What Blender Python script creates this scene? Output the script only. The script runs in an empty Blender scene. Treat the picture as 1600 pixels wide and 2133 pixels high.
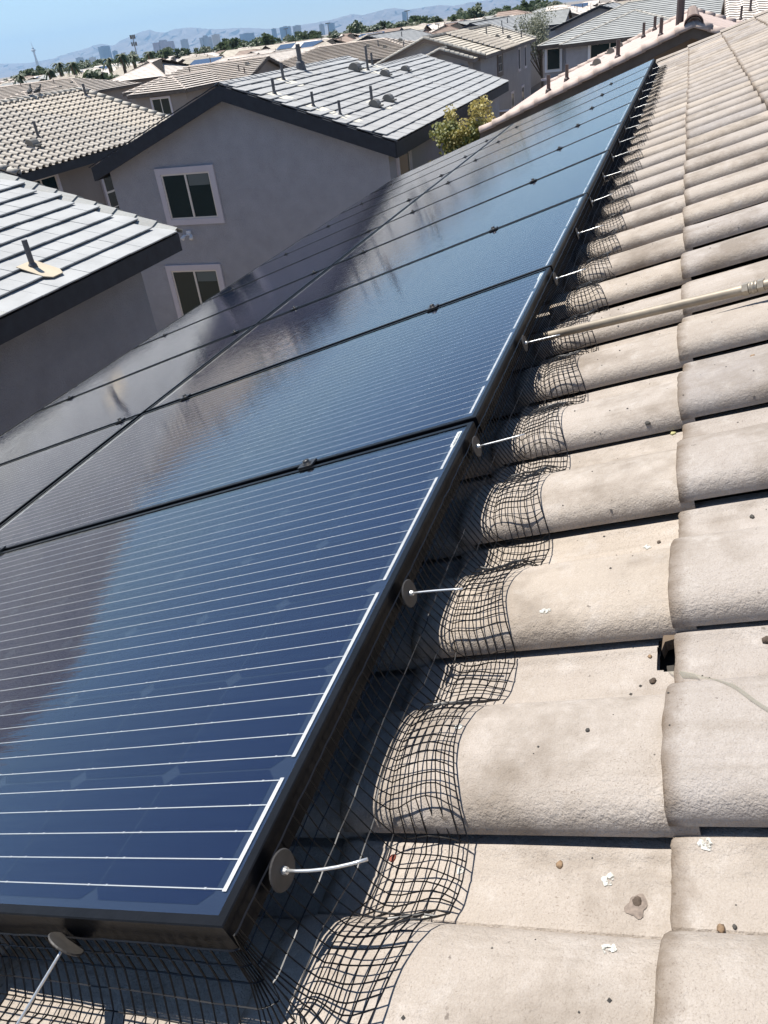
import bpy, math, random
from mathutils import Matrix, Vector
random.seed(7)
S = bpy.context.scene
COL = S.collection
R = math.radians

# ------------------------------------------------------------------ camera, sky, sun, exposure
cam = bpy.data.cameras.new('camera')
cam.sensor_fit = 'VERTICAL'; cam.sensor_height = 36; cam.sensor_width = 36
cam.lens = 27.636
cam.clip_start = 0.02; cam.clip_end = 120000
co = bpy.data.objects.new('camera', cam); COL.objects.link(co)
rt = Vector((0.94460823, 0.30805237, -0.11322117)); dn = Vector((0.07145334, -0.52972959, -0.84515146))
fw = Vector((-0.32032751, 0.79024699, -0.5223983))
CAM = Vector((0.32236, -0.30190, 7.93869))
m = Matrix((rt, -dn, -fw)).transposed().to_4x4(); m.translation = CAM
co.matrix_world = m
S.camera = co

SUN = Vector((-0.405, 0.17, 0.91)).normalized()
W = bpy.data.worlds.new('World'); S.world = W; W.use_nodes = True
wn = W.node_tree.nodes; wl = W.node_tree.links
bg = wn['Background']; sky = wn.new('ShaderNodeTexSky'); sky.sky_type = 'NISHITA'
sky.sun_disc = False
sky.sun_elevation = math.asin(SUN.z); sky.sun_rotation = math.atan2(SUN.x, SUN.y) % (2 * math.pi)
sky.altitude = 600; sky.air_density = 1.0; sky.dust_density = 0.1; sky.ozone_density = 5.0
wl.new(sky.outputs[0], bg.inputs[0]); bg.inputs[1].default_value = 0.066
sl = bpy.data.lights.new('sun', 'SUN'); sl.energy = 4.15; sl.angle = R(0.53); sl.color = (1.0, 0.955, 0.885)
so = bpy.data.objects.new('sun', sl); COL.objects.link(so)
so.rotation_euler = SUN.to_track_quat('Z', 'Y').to_euler(); so.location = (-30, 12, 45)
S.view_settings.view_transform = 'Standard'; S.view_settings.look = 'None'
S.view_settings.exposure = 1.0; S.view_settings.gamma = 1.0; S.view_settings.use_curve_mapping = False
S.render.engine = 'CYCLES'
S.cycles.max_bounces = 8; S.cycles.transparent_max_bounces = 12
S.cycles.sample_clamp_indirect = 6.0
S.cycles.volume_bounces = 0

# ------------------------------------------------------------------ helpers
def link(o, parent=None):
    COL.objects.link(o)
    if parent is not None: o.parent = parent
    return o

class MB:
    def __init__(s): s.v = []; s.f = []; s.mi = []; s.cur = 0
    def add(s, vs, fs):
        n = len(s.v); s.v += [tuple(v) for v in vs]
        for f in fs: s.f.append(tuple(i + n for i in f)); s.mi.append(s.cur)
    def quad(s, a, b, c, d): s.add([a, b, c, d], [(0, 1, 2, 3)])
    def box(s, c, d, M=None):
        x, y, z = c; a, b, h = d[0] / 2, d[1] / 2, d[2] / 2
        vs = [(x + i * a, y + j * b, z + k * h) for k in (-1, 1) for j in (-1, 1) for i in (-1, 1)]
        if M is not None: vs = [M @ Vector(v) for v in vs]
        s.add(vs, [(0, 2, 3, 1), (4, 5, 7, 6), (0, 1, 5, 4), (2, 6, 7, 3), (0, 4, 6, 2), (1, 3, 7, 5)])
    def beam(s, p0, p1, w, h, top=0.0):
        p0 = Vector(p0); p1 = Vector(p1); d = p1 - p0
        sd = Vector((-d.y, d.x, 0)).normalized() * (w / 2)
        vs = [p + sd * q + Vector((0, 0, top - k * h)) for p in (p0, p1) for k in (1, 0) for q in (-1, 1)]
        s.add(vs, [(0, 1, 3, 2), (4, 6, 7, 5), (0, 4, 5, 1), (2, 3, 7, 6), (0, 2, 6, 4), (1, 5, 7, 3)])
    def tube(s, pts, r, n=8, caps=True):
        pts = [Vector(p) for p in pts]; rs = r if isinstance(r, (list, tuple)) else [r] * len(pts)
        rings = []
        for i, p in enumerate(pts):
            t = (pts[min(i + 1, len(pts) - 1)] - pts[max(i - 1, 0)]).normalized()
            up = Vector((0, 0, 1)) if abs(t.z) < 0.9 else Vector((1, 0, 0))
            a = t.cross(up).normalized(); b = t.cross(a)
            rings.append([p + (a * math.cos(2 * math.pi * k / n) + b * math.sin(2 * math.pi * k / n)) * rs[i] for k in range(n)])
        vs = [v for g in rings for v in g]; fs = []
        for i in range(len(pts) - 1):
            for k in range(n): fs.append((i * n + k, i * n + (k + 1) % n, (i + 1) * n + (k + 1) % n, (i + 1) * n + k))
        if caps: fs += [tuple(range(n))[::-1], tuple((len(pts) - 1) * n + k for k in range(n))]
        s.add(vs, fs)
    def lathe(s, prof, c=(0, 0, 0), n=16, M=None):
        vs = []; fs = []
        for r, z in prof:
            for k in range(n):
                v = Vector((c[0] + r * math.cos(2 * math.pi * k / n), c[1] + r * math.sin(2 * math.pi * k / n), c[2] + z))
                vs.append(M @ v if M is not None else v)
        for i in range(len(prof) - 1):
            for k in range(n): fs.append((i * n + k, i * n + (k + 1) % n, (i + 1) * n + (k + 1) % n, (i + 1) * n + k))
        s.add(vs, fs)
    def mesh(s, name, mats, smooth=False):
        me = bpy.data.meshes.new(name); me.from_pydata(s.v, [], s.f)
        for mt in (mats if isinstance(mats, (list, tuple)) else [mats]): me.materials.append(mt)
        if isinstance(mats, (list, tuple)) and len(mats) > 1: me.polygons.foreach_set('material_index', s.mi)
        if smooth: me.polygons.foreach_set('use_smooth', [True] * len(me.polygons))
        me.update(); return me
    def obj(s, name, mats, parent=None, smooth=False, off=None, kind=None, label=None):
        if off is None and parent is not None and parent.type == 'EMPTY' and not parent.get('local'): off = parent.location
        if off is None and parent is not None and parent.get('woff'): off = Vector(parent['woff'])
        if off is not None: s.v = [(v[0] - off[0], v[1] - off[1], v[2] - off[2]) for v in s.v]
        o = bpy.data.objects.new(name, s.mesh(name, mats, smooth)); link(o, parent)
        if off is not None and any(off): o['woff'] = list(off)
        if kind: o['kind'] = kind
        if label: o['label'] = label
        return o

def thing(name, label, cat, loc=(0, 0, 0), group=None):
    o = bpy.data.objects.new(name, None); o.location = loc; o.empty_display_size = 0.2
    link(o); o['label'] = label; o['category'] = cat
    if group: o['group'] = group
    return o
def tag(o, label, cat, group=None):
    o['label'] = label; o['category'] = cat
    if group: o['group'] = group
    return o
def put(name, me, parent, M=None, label=None):
    o = bpy.data.objects.new(name, me); link(o, parent)
    if M is not None: o.matrix_basis = M
    if label: o['label'] = label
    return o

# ------------------------------------------------------------------ materials
def nt(name):
    mt = bpy.data.materials.new(name); mt.use_nodes = True
    t = mt.node_tree; return mt, t.nodes, t.links, t.nodes['Principled BSDF']
def node(n, typ, **k):
    x = n.new(typ)
    for a, b in k.items(): setattr(x, a, b)
    return x
def noise(n, l, vec, scale, detail=3, rough=0.6):
    x = n.new('ShaderNodeTexNoise'); x.inputs['Scale'].default_value = scale; x.inputs['Detail'].default_value = detail
    x.inputs['Roughness'].default_value = rough
    if vec is not None: l.new(vec, x.inputs['Vector'])
    return x.outputs['Fac']
def ramp(n, l, fac, stops):
    x = n.new('ShaderNodeValToRGB'); e = x.color_ramp.elements
    e[0].position, e[0].color = stops[0][0], (*stops[0][1], 1)
    e[1].position, e[1].color = stops[-1][0], (*stops[-1][1], 1)
    for p, c in stops[1:-1]: q = e.new(p); q.color = (*c, 1)
    l.new(fac, x.inputs['Fac']); return x.outputs['Color']
def mix(n, l, fac, a, b, mode='MIX'):
    x = n.new('ShaderNodeMix'); x.data_type = 'RGBA'; x.blend_type = mode
    for sock, val in ((x.inputs[0], fac), (x.inputs[6], a), (x.inputs[7], b)):
        if isinstance(val, (int, float)): sock.default_value = val
        elif isinstance(val, tuple): sock.default_value = (*val, 1)
        else: l.new(val, sock)
    return x.outputs[2]
def bump(n, l, h, strength, dist, prev=None):
    x = n.new('ShaderNodeBump'); x.inputs['Strength'].default_value = strength; x.inputs['Distance'].default_value = dist
    l.new(h, x.inputs['Height'])
    if prev is not None: l.new(prev, x.inputs['Normal'])
    return x.outputs['Normal']
def mapr(n, l, v, a, b, c=0.0, d=1.0):
    x = n.new('ShaderNodeMapRange'); x.inputs[1].default_value = a; x.inputs[2].default_value = b
    x.inputs[3].default_value = c; x.inputs[4].default_value = d
    l.new(v, x.inputs[0]); return x.outputs[0]

def plain(name, base, rough=0.6, metal=0.0, var=0.0, vscale=3.0, bscale=None, bstr=0.3, bdist=0.01, spec=0.5, space='Object'):
    mt, n, l, b = nt(name)
    b.inputs['Roughness'].default_value = rough; b.inputs['Metallic'].default_value = metal
    b.inputs['Specular IOR Level'].default_value = spec
    tc = n.new('ShaderNodeTexCoord')
    if var:
        f = noise(n, l, tc.outputs[space], vscale, 5)
        lo = tuple(c * (1 - var) for c in base); hi = tuple(min(1, c * (1 + var)) for c in base)
        l.new(ramp(n, l, f, [(0.3, lo), (0.7, hi)]), b.inputs['Base Color'])
    else: b.inputs['Base Color'].default_value = (*base, 1)
    if bscale: l.new(bump(n, l, noise(n, l, tc.outputs[space], bscale, 4), bstr, bdist), b.inputs['Normal'])
    return mt

def tile_mat(name, stops, rough=0.85, fine=True, nose=None, spec=0.25, mott=0.25, scale=1.0):
    """concrete tile: one colour per tile (by object), mottling, pits, nose edge stained brown and painted darker for butt-end shade, sandy bump"""
    mt, n, l, b = nt(name); b.inputs['Roughness'].default_value = rough; b.inputs['Specular IOR Level'].default_value = spec
    tc = n.new('ShaderNodeTexCoord'); oi = n.new('ShaderNodeObjectInfo')
    off = n.new('ShaderNodeVectorMath'); off.operation = 'MULTIPLY_ADD'
    cb = n.new('ShaderNodeCombineXYZ'); l.new(oi.outputs['Random'], cb.inputs[0]); l.new(oi.outputs['Random'], cb.inputs[1])
    l.new(cb.outputs[0], off.inputs[0]); off.inputs[1].default_value = (91, 37, 0); l.new(tc.outputs['Object'], off.inputs[2])
    P = off.outputs[0]
    c = ramp(n, l, oi.outputs['Random'], stops)
    m1 = noise(n, l, P, 7 * scale, 6, 0.65)
    c = mix(n, l, mapr(n, l, m1, 0.35, 0.75, 0, mott), c, (0.25, 0.21, 0.17), 'MIX')
    m2 = noise(n, l, P, 22 * scale, 5, 0.7)
    c = mix(n, l, mapr(n, l, m2, 0.52, 0.72, 0, 0.5), c, (0.53, 0.49, 0.45))
    sx0 = n.new('ShaderNodeMapping'); sx0.inputs['Scale'].default_value = (34, 2.2, 10); l.new(P, sx0.inputs[0])
    stk = noise(n, l, sx0.outputs[0], 1.0, 4, 0.65)
    c = mix(n, l, mapr(n, l, stk, 0.52, 0.72, 0, 0.30), c, (0.20, 0.165, 0.13))
    nb = None
    if fine:
        gr = noise(n, l, P, 620, 2, 0.7); c = mix(n, l, mapr(n, l, gr, 0.3, 0.7, 0.0, 0.42), c, (0.24, 0.195, 0.15))
        sp = noise(n, l, P, 480, 2, 0.5); big = noise(n, l, P, 5, 4, 0.6)
        mm = n.new('ShaderNodeMath'); mm.operation = 'MULTIPLY'; l.new(mapr(n, l, sp, 0.60, 0.72, 0, 0.6), mm.inputs[0]); l.new(mapr(n, l, big, 0.35, 0.65, 0.15, 1.0), mm.inputs[1])
        c = mix(n, l, mm.outputs[0], c, (0.12, 0.09, 0.065))
        sp2 = noise(n, l, P, 55, 3, 0.5)
        c = mix(n, l, mapr(n, l, sp2, 0.73, 0.76, 0, 0.6), c, (0.07, 0.055, 0.045))
        st = noise(n, l, P, 3.2, 5, 0.7)
        c = mix(n, l, mapr(n, l, st, 0.52, 0.68, 0, 0.75), c, (0.185, 0.15, 0.115))
        nb = bump(n, l, noise(n, l, P, 420, 3, 0.6), 0.75, 0.002)
        nb = bump(n, l, noise(n, l, P, 130, 4, 0.6), 0.6, 0.004, nb)
        nb = bump(n, l, noise(n, l, P, 14, 4, 0.6), 0.25, 0.01, nb)
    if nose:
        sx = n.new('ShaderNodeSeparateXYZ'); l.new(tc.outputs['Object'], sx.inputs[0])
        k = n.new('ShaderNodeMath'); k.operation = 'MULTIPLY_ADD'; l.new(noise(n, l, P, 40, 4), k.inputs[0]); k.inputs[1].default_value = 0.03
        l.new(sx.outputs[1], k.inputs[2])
        c = mix(n, l, mapr(n, l, k.outputs[0], -0.006, 0.019, 0, 0.85), c, (0.11, 0.075, 0.045))  # brown nose dirt, tinted deeper so the butt ends look shaded
    l.new(c, b.inputs['Base Color'])
    if nb is not None: l.new(nb, b.inputs['Normal'])
    return mt

M = {}
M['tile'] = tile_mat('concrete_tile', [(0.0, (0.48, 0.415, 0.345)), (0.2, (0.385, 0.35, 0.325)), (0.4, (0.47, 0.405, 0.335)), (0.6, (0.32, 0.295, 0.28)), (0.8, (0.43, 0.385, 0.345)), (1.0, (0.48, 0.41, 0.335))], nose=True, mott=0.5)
M['tile_far'] = tile_mat('concrete_tile_field', [(0.0, (0.42, 0.37, 0.32)), (1.0, (0.42, 0.37, 0.32))], mott=0.5)
M['flat_l'] = tile_mat('pale_flat_tile', [(0.0, (0.31, 0.315, 0.30)), (0.5, (0.38, 0.385, 0.365)), (1.0, (0.345, 0.355, 0.335))], rough=0.8, fine=False, spec=0.2, mott=0.12)
M['flat_g'] = tile_mat('grey_flat_tile', [(0.0, (0.32, 0.325, 0.32)), (0.5, (0.38, 0.385, 0.38)), (1.0, (0.35, 0.355, 0.35))], rough=0.8, fine=False, spec=0.2, mott=0.12)
M['flat_far'] = plain('grey_flat_tile_field', (0.345, 0.35, 0.345), 0.8, var=0.14, vscale=1.6)
M['stile'] = tile_mat('s_tile', [(0.0, (0.40, 0.365, 0.315)), (0.5, (0.50, 0.46, 0.40)), (1.0, (0.45, 0.41, 0.35))], rough=0.8, fine=False, mott=0.3)
M['stile_far'] = plain('s_tile_field', (0.48, 0.425, 0.35), 0.8, var=0.2, vscale=4)
M['cap'] = plain('grey_cap_tile', (0.36, 0.335, 0.29), 0.85, var=0.3, vscale=4, bscale=40)
M['pink'] = plain('pinkish_tile', (0.47, 0.375, 0.33), 0.85, var=0.16, vscale=3, bscale=25, bstr=0.4)
M['pinkcap'] = plain('pinkish_cap_tile', (0.44, 0.35, 0.30), 0.85, var=0.25, vscale=5, bscale=40)
M['browncap'] = plain('brown_cap_tile', (0.16, 0.10, 0.08), 0.85, var=0.3, vscale=8)
M['stucco_m'] = plain('mauve_stucco', (0.375, 0.37, 0.39), 0.95, var=0.08, vscale=2.5, bscale=38, bstr=0.9, bdist=0.03)
M['stucco_l'] = plain('slate_mauve_stucco', (0.26, 0.265, 0.29), 0.95, var=0.10, vscale=2.5, bscale=38, bstr=0.9, bdist=0.03)
M['stucco_g'] = plain('grey_stucco', (0.34, 0.33, 0.335), 0.95, var=0.07, vscale=1.2, bscale=45, bstr=0.6, bdist=0.02)
M['stucco_t'] = plain('taupe_stucco', (0.27, 0.235, 0.21), 0.95, var=0.08, vscale=1.2, bscale=45, bstr=0.5, bdist=0.02)
M['stucco_b'] = plain('brown_stucco', (0.24, 0.19, 0.155), 0.95, var=0.08, vscale=1.2)
M['trim'] = plain('pale_trim', (0.60, 0.55, 0.57), 0.9, var=0.04, bscale=60, bstr=0.3)
M['trimdark'] = plain('brown_trim', (0.18, 0.15, 0.13), 0.9)
M['vinyl'] = plain('almond_vinyl', (0.72, 0.66, 0.58), 0.4)
M['fascia'] = plain('slate_fascia', (0.026, 0.029, 0.036), 0.7, var=0.25, vscale=6)
M['fascia_b'] = plain('brown_fascia', (0.12, 0.095, 0.075), 0.8, var=0.2)
M['felt'] = plain('roof_felt', (0.05, 0.045, 0.04), 0.95)
M['pipe'] = plain('grey_painted_pipe', (0.085, 0.085, 0.09), 0.6)
M['pipe_b'] = plain('brown_pipe', (0.075, 0.055, 0.05), 0.6)
M['ventm'] = plain('roof_vent_metal', (0.16, 0.15, 0.13), 0.55)
M['flange'] = plain('tan_flashing', (0.50, 0.42, 0.30), 0.6, var=0.08)
M['flange_w'] = plain('pale_flashing', (0.62, 0.58, 0.48), 0.6)
M['white'] = plain('white_paint', (0.75, 0.75, 0.76), 0.4)
M['blind'] = plain('window_blind', (0.13, 0.15, 0.14), 0.8)
M['ground'] = plain('desert_ground', (0.22, 0.185, 0.15), 0.95, var=0.25, vscale=0.02, bscale=0.5)
M['road'] = plain('asphalt', (0.06, 0.06, 0.06), 0.9, var=0.2, vscale=0.5)
M['rock'] = plain('mountain_rock', (0.17, 0.14, 0.13), 0.95, var=0.35, vscale=0.0016)
M['block'] = plain('brown_block', (0.23, 0.15, 0.11), 0.95, var=0.2, vscale=4)
M['frame'] = plain('black_anodised_frame', (0.006, 0.0065, 0.008), 0.34, metal=0.0, spec=0.14, var=0.3, vscale=30, bscale=120, bstr=0.05)
M['backsheet'] = plain('black_backsheet', (0.018, 0.026, 0.052), 0.6, spec=0.0)
M['silver'] = plain('silver_ribbon', (0.62, 0.62, 0.63), 0.45, metal=0.6, var=0.15, vscale=60)
M['bus'] = plain('busbar_ribbon', (0.50, 0.52, 0.56), 0.45, metal=0.35)
M['rod'] = plain('bare_metal_rod', (0.62, 0.62, 0.60), 0.35, metal=0.7)
M['disc'] = plain('dark_clip_disc', (0.045, 0.041, 0.037), 0.55, var=0.3, vscale=60)
M['wire'] = plain('black_pvc_wire', (0.004, 0.004, 0.005), 0.38, spec=0.35)
M['clamp'] = plain('black_clamp', (0.02, 0.02, 0.021), 0.4)
M['rail'] = plain('mill_aluminium', (0.45, 0.46, 0.47), 0.4, metal=0.8)
M['emt'] = plain('tan_painted_conduit', (0.30, 0.25, 0.185), 0.5, metal=0.15, var=0.3, vscale=14)
M['emtnut'] = plain('zinc_coupling', (0.36, 0.31, 0.24), 0.42, metal=0.4, var=0.2, vscale=60)
M['label'] = plain('white_label', (0.72, 0.72, 0.68), 0.5)
M['ink'] = plain('label_ink', (0.05, 0.05, 0.05), 0.6)
M['dung'] = plain('dark_dropping', (0.085, 0.062, 0.045), 0.95, var=0.4, vscale=150, bscale=200)
M['pebble'] = plain('brown_pebble', (0.22, 0.145, 0.085), 0.9, var=0.35, vscale=120)
M['pebble_d'] = plain('dark_pebble', (0.06, 0.055, 0.048), 0.85, var=0.4, vscale=150)
M['rust'] = plain('rusty_stain_crust', (0.26, 0.075, 0.05), 0.9, var=0.4, vscale=120)
M['bark'] = plain('bark', (0.13, 0.10, 0.075), 0.95, var=0.3, vscale=6)
M['glass_far'] = plain('window_glass', (0.008, 0.022, 0.022), 0.06, spec=0.35)
M['bird'] = plain('dark_feathers', (0.045, 0.05, 0.055), 0.8, var=0.3, vscale=30)
M['tower_blue'] = plain('blue_glass_tower', (0.10, 0.17, 0.27), 0.3, var=0.1, vscale=0.03)
M['tower_pink'] = plain('pink_tower', (0.30, 0.20, 0.21), 0.7)
M['tower_tan'] = plain('tan_tower', (0.45, 0.36, 0.28), 0.7)
M['tower_grey'] = plain('grey_tower', (0.26, 0.27, 0.29), 0.6)
M['tower_white'] = plain('white_concrete_tower', (0.62, 0.60, 0.57), 0.7)
def leafmat(name, a, b):
    mt, n, l, p = nt(name); p.inputs['Roughness'].default_value = 0.6
    g = n.new('ShaderNodeNewGeometry')
    l.new(ramp(n, l, g.outputs['Random Per Island'], [(0.0, a), (1.0, b)]), p.inputs['Base Color'])
    tr = n.new('ShaderNodeBsdfTranslucent'); tr.inputs[0].default_value = (*[x * 1.2 for x in b], 1)
    mx = n.new('ShaderNodeMixShader'); mx.inputs[0].default_value = 0.25
    l.new(p.outputs[0], mx.inputs[1]); l.new(tr.outputs[0], mx.inputs[2]); l.new(mx.outputs[0], n['Material Output'].inputs[0])
    return mt
M['leaf_dark'] = leafmat('dark_leaves', (0.05, 0.075, 0.04), (0.10, 0.135, 0.07))
M['leaf_grey'] = leafmat('grey_green_leaves', (0.12, 0.13, 0.085), (0.20, 0.21, 0.14))
M['leaf_yel'] = leafmat('yellow_green_leaves', (0.085, 0.115, 0.03), (0.27, 0.265, 0.08))
M['leaf_gold'] = leafmat('golden_seed_leaves', (0.30, 0.25, 0.07), (0.42, 0.36, 0.12))

def glass_mat():
    """tempered solar glass: clear pane, Fresnel reflection, fine ripple, a little dust"""
    mt, n, l, b = nt('solar_glass'); n.remove(b)
    tc = n.new('ShaderNodeTexCoord')
    mp = n.new('ShaderNodeMapping'); mp.inputs['Scale'].default_value = (1.0, 0.13, 1.0); l.new(tc.outputs['Object'], mp.inputs[0])
    nb = bump(n, l, noise(n, l, mp.outputs[0], 75, 3, 0.55), 0.085, 0.0035)
    nb = bump(n, l, noise(n, l, mp.outputs[0], 9, 2, 0.5), 0.02, 0.004, nb)
    fr = n.new('ShaderNodeFresnel'); fr.inputs['IOR'].default_value = 1.75; l.new(nb, fr.inputs['Normal'])
    gl = n.new('ShaderNodeBsdfGlossy'); gl.inputs['Roughness'].default_value = 0.02; gl.inputs['Color'].default_value = (1, 1, 1, 1); l.new(nb, gl.inputs['Normal'])
    tr = n.new('ShaderNodeBsdfTransparent'); tr.inputs[0].default_value = (0.94, 0.96, 0.97, 1)
    df = n.new('ShaderNodeBsdfDiffuse'); df.inputs[0].default_value = (0.42, 0.40, 0.37, 1)
    m0 = n.new('ShaderNodeMixShader')
    dust = noise(n, l, tc.outputs['Object'], 3.0, 6, 0.7)
    l.new(mapr(n, l, dust, 0.45, 0.8, 0.0, 0.006), m0.inputs[0]); l.new(tr.outputs[0], m0.inputs[1]); l.new(df.outputs[0], m0.inputs[2])
    m1 = n.new('ShaderNodeMixShader'); l.new(fr.outputs[0], m1.inputs[0]); l.new(m0.outputs[0], m1.inputs[1]); l.new(gl.outputs[0], m1.inputs[2])
    l.new(m1.outputs[0], n['Material Output'].inputs[0]); return mt
M['solar_glass'] = glass_mat()
def cell_mat():
    mt, n, l, b = nt('navy_solar_cell'); tc = n.new('ShaderNodeTexCoord'); oi = n.new('ShaderNodeObjectInfo')
    c = ramp(n, l, oi.outputs['Random'], [(0.0, (0.002, 0.004, 0.024)), (1.0, (0.003, 0.0065, 0.031))])
    wv = n.new('ShaderNodeTexWave'); wv.bands_direction = 'X'; wv.inputs['Scale'].default_value = 160; l.new(tc.outputs['Object'], wv.inputs[0])
    c = mix(n, l, mapr(n, l, wv.outputs['Fac'], 0.55, 1.0, 0, 0.3), c, (0.016, 0.024, 0.062))
    l.new(c, b.inputs['Base Color']); b.inputs['Roughness'].default_value = 0.6; b.inputs['Specular IOR Level'].default_value = 0.0; return mt
M['cell'] = cell_mat()
def dropping_mat():
    mt, n, l, b = nt('dried_dropping'); tc = n.new('ShaderNodeTexCoord')
    f = noise(n, l, tc.outputs['Object'], 260, 4, 0.7)
    l.new(ramp(n, l, f, [(0.3, (0.30, 0.29, 0.24)), (0.6, (0.60, 0.60, 0.55))]), b.inputs['Base Color']); b.inputs['Roughness'].default_value = 0.95
    l.new(mapr(n, l, noise(n, l, tc.outputs['Object'], 190, 3, 0.6), 0.40, 0.52, 0.0, 1.0), b.inputs['Alpha']); return mt
M['dropping'] = dropping_mat()
def caulk_mat():
    mt, n, l, b = nt('dried_clear_sealant'); b.inputs['Base Color'].default_value = (0.30, 0.28, 0.22, 1); b.inputs['Roughness'].default_value = 0.3
    b.inputs['Alpha'].default_value = 0.5; return mt
M['caulk'] = caulk_mat()

# ------------------------------------------------------------------ sky-side setting: ground, mountains
H0 = 7.3
TH = math.atan(4 / 12); CT, ST = math.cos(TH), math.sin(TH)
PLANE = Matrix(((0, -CT, -ST, 0), (1, 0, 0, 0), (0, -ST, CT, H0), (0, 0, 0, 1)))   # (along, down-slope, normal) -> world
g = MB(); G = 34000
xs = [-G, -9000, -900, -120, 120, 900, 9000, G]
for i in range(7):
    for j in range(7): g.quad((xs[i], xs[j], 0), (xs[i + 1], xs[j], 0), (xs[i + 1], xs[j + 1], 0), (xs[i], xs[j + 1], 0))
g.obj('ground', M['ground'])['kind'] = 'structure'
g = MB()
for y in (48.5, 88.5, 133, 178): g.quad((-160, y - 4, 0.004), (60, y - 4, 0.004), (60, y + 4, 0.004), (-160, y + 4, 0.004))
g.obj('road', M['road'])['kind'] = 'structure'
# far range: silhouette (bearing as X at Y=26 km, height), a real ridge with spurs
SIL = [(-40000, 500), (-33000, 430), (-27000, 400), (-22709, 414), (-21484, 324), (-20444, 352), (-19606, 440), (-18781, 538), (-18342, 576), (-17996, 471), (-17629, 543), (-17113, 680), (-16721, 746), (-16403, 765), (-16190, 689), (-15847, 626), (-15468, 691), (-14941, 673),
       (-14522, 602), (-14022, 522), (-13514, 494), (-12851, 435), (-12206, 340), (-11719, 313), (-11229, 335), (-10751, 321), (-10116, 350), (-9565, 411), (-9365, 413), (-9115, 349), (-8579, 409), (-8131, 430), (-7701, 334), (-7265, 332), (-6762, 345), (-6343, 273), (-5852, 298), (-5301, 292), (-4759, 297), (-3570, 247), (-2293, 216), (4000, 300), (24000, 350)]
rr = random.Random(3)
def sil(x):
    for (a, p), (b, q) in zip(SIL, SIL[1:]):
        if a <= x <= b:
            t = (x - a) / (b - a); return p + (q - p) * t
    return 500
g = MB(); NX = 620; rows = 9; hv = []
for i in range(NX + 1):
    x = -31000 + 52000 * i / NX; top = sil(x) + rr.uniform(-7, 7)
    for j in range(rows):
        t = j / (rows - 1)
        z = top * (t ** 1.25) * (1 if j in (0, rows - 1) else rr.uniform(0.75, 1.12)) * 1.0
        hv.append((x * (0.8 + 0.2 * t) + rr.uniform(-120, 120) * (j < rows - 1), 19000 + 7000 * t + rr.uniform(-350, 350) * (0 < j < rows - 1), z if j else -5))
    hv.append((x * 1.05, 31000, -5))
fs = []
for i in range(NX):
    for j in range(rows): a = i * (rows + 1) + j; fs.append((a, a + rows + 1, a + rows + 2, a + 1))
g.add(hv, fs); g.obj('mountains', M['rock'])['kind'] = 'structure'

# haze: one closed box round the place
mt, n, l, b = nt('haze_air'); n.remove(b)
pv = n.new('ShaderNodeVolumePrincipled'); pv.inputs['Color'].default_value = (0.43, 0.695, 1.0, 1); pv.inputs['Density'].default_value = 3.7e-5
pv.inputs['Anisotropy'].default_value = 0.2
l.new(pv.outputs[0], n['Material Output'].inputs['Volume'])
g = MB(); g.box((0, 0, 699), (70000, 70000, 1402)); hz = g.obj('haze', mt); hz['kind'] = 'stuff'

# ------------------------------------------------------------------ roof helpers
def lerp(a, b, t): return Vector(a) * (1 - t) + Vector(b) * t
def courses(mb, E0, E1, T0, T1, E=0.34, step=0.04, barrel=None, jit=0.004, rng=random, amp=0.05):
    """stepped tile courses over a roof plane given by its eave (E0,E1) and top (T0,T1)"""
    E0, E1, T0, T1 = map(Vector, (E0, E1, T0, T1))
    up = ((T0 + T1) / 2 - (E0 + E1) / 2); L = up.length
    nrm = (E1 - E0).cross(up).normalized()
    if nrm.z < 0: nrm = -nrm
    sl_ = min((T0 - E0).length, (T1 - E1).length)
    d = (E1 - E0).normalized(); h = (T0 - E0) - d * (T0 - E0).dot(d); L = h.length
    nC = max(2, round(L / E))
    for i in range(nC):
        t0 = i / nC; t1 = min(1, (i + 1.12) / nC)
        a0, a1 = lerp(E0, T0, t0), lerp(E1, T1, t0); b0, b1 = lerp(E0, T0, t1), lerp(E1, T1, t1)
        w = (a1 - a0).length
        if w < 0.05: continue
        ns = max(1, int(w / (barrel / 4))) if barrel else max(1, int(w / 0.9))
        va, vb, vc = [], [], []
        for k in range(ns + 1):
            q = k / ns
            hh = step + rng.uniform(-jit, jit)
            if barrel:
                ph = ((q * w) % barrel) / barrel; hh = step + amp * max(0, math.sin(math.pi * min(ph / 0.62, 1)))
            pa = lerp(a0, a1, q); pb = lerp(b0, b1, q)
            va.append(pa + nrm * hh); vb.append(pb + nrm * (hh - step + 0.004)); vc.append(pa + nrm * (hh * 0.62 if not barrel else hh - 0.018))
        vs = va + vb + vc; fs = []; n1 = ns + 1
        for k in range(ns): fs += [(k, k + 1, n1 + k + 1, n1 + k), (2 * n1 + k, 2 * n1 + k + 1, k + 1, k)]
        fs += [(0, n1, 2 * n1), (ns, 2 * n1 + ns, n1 + ns)]
        mb.add(vs, fs)

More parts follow.
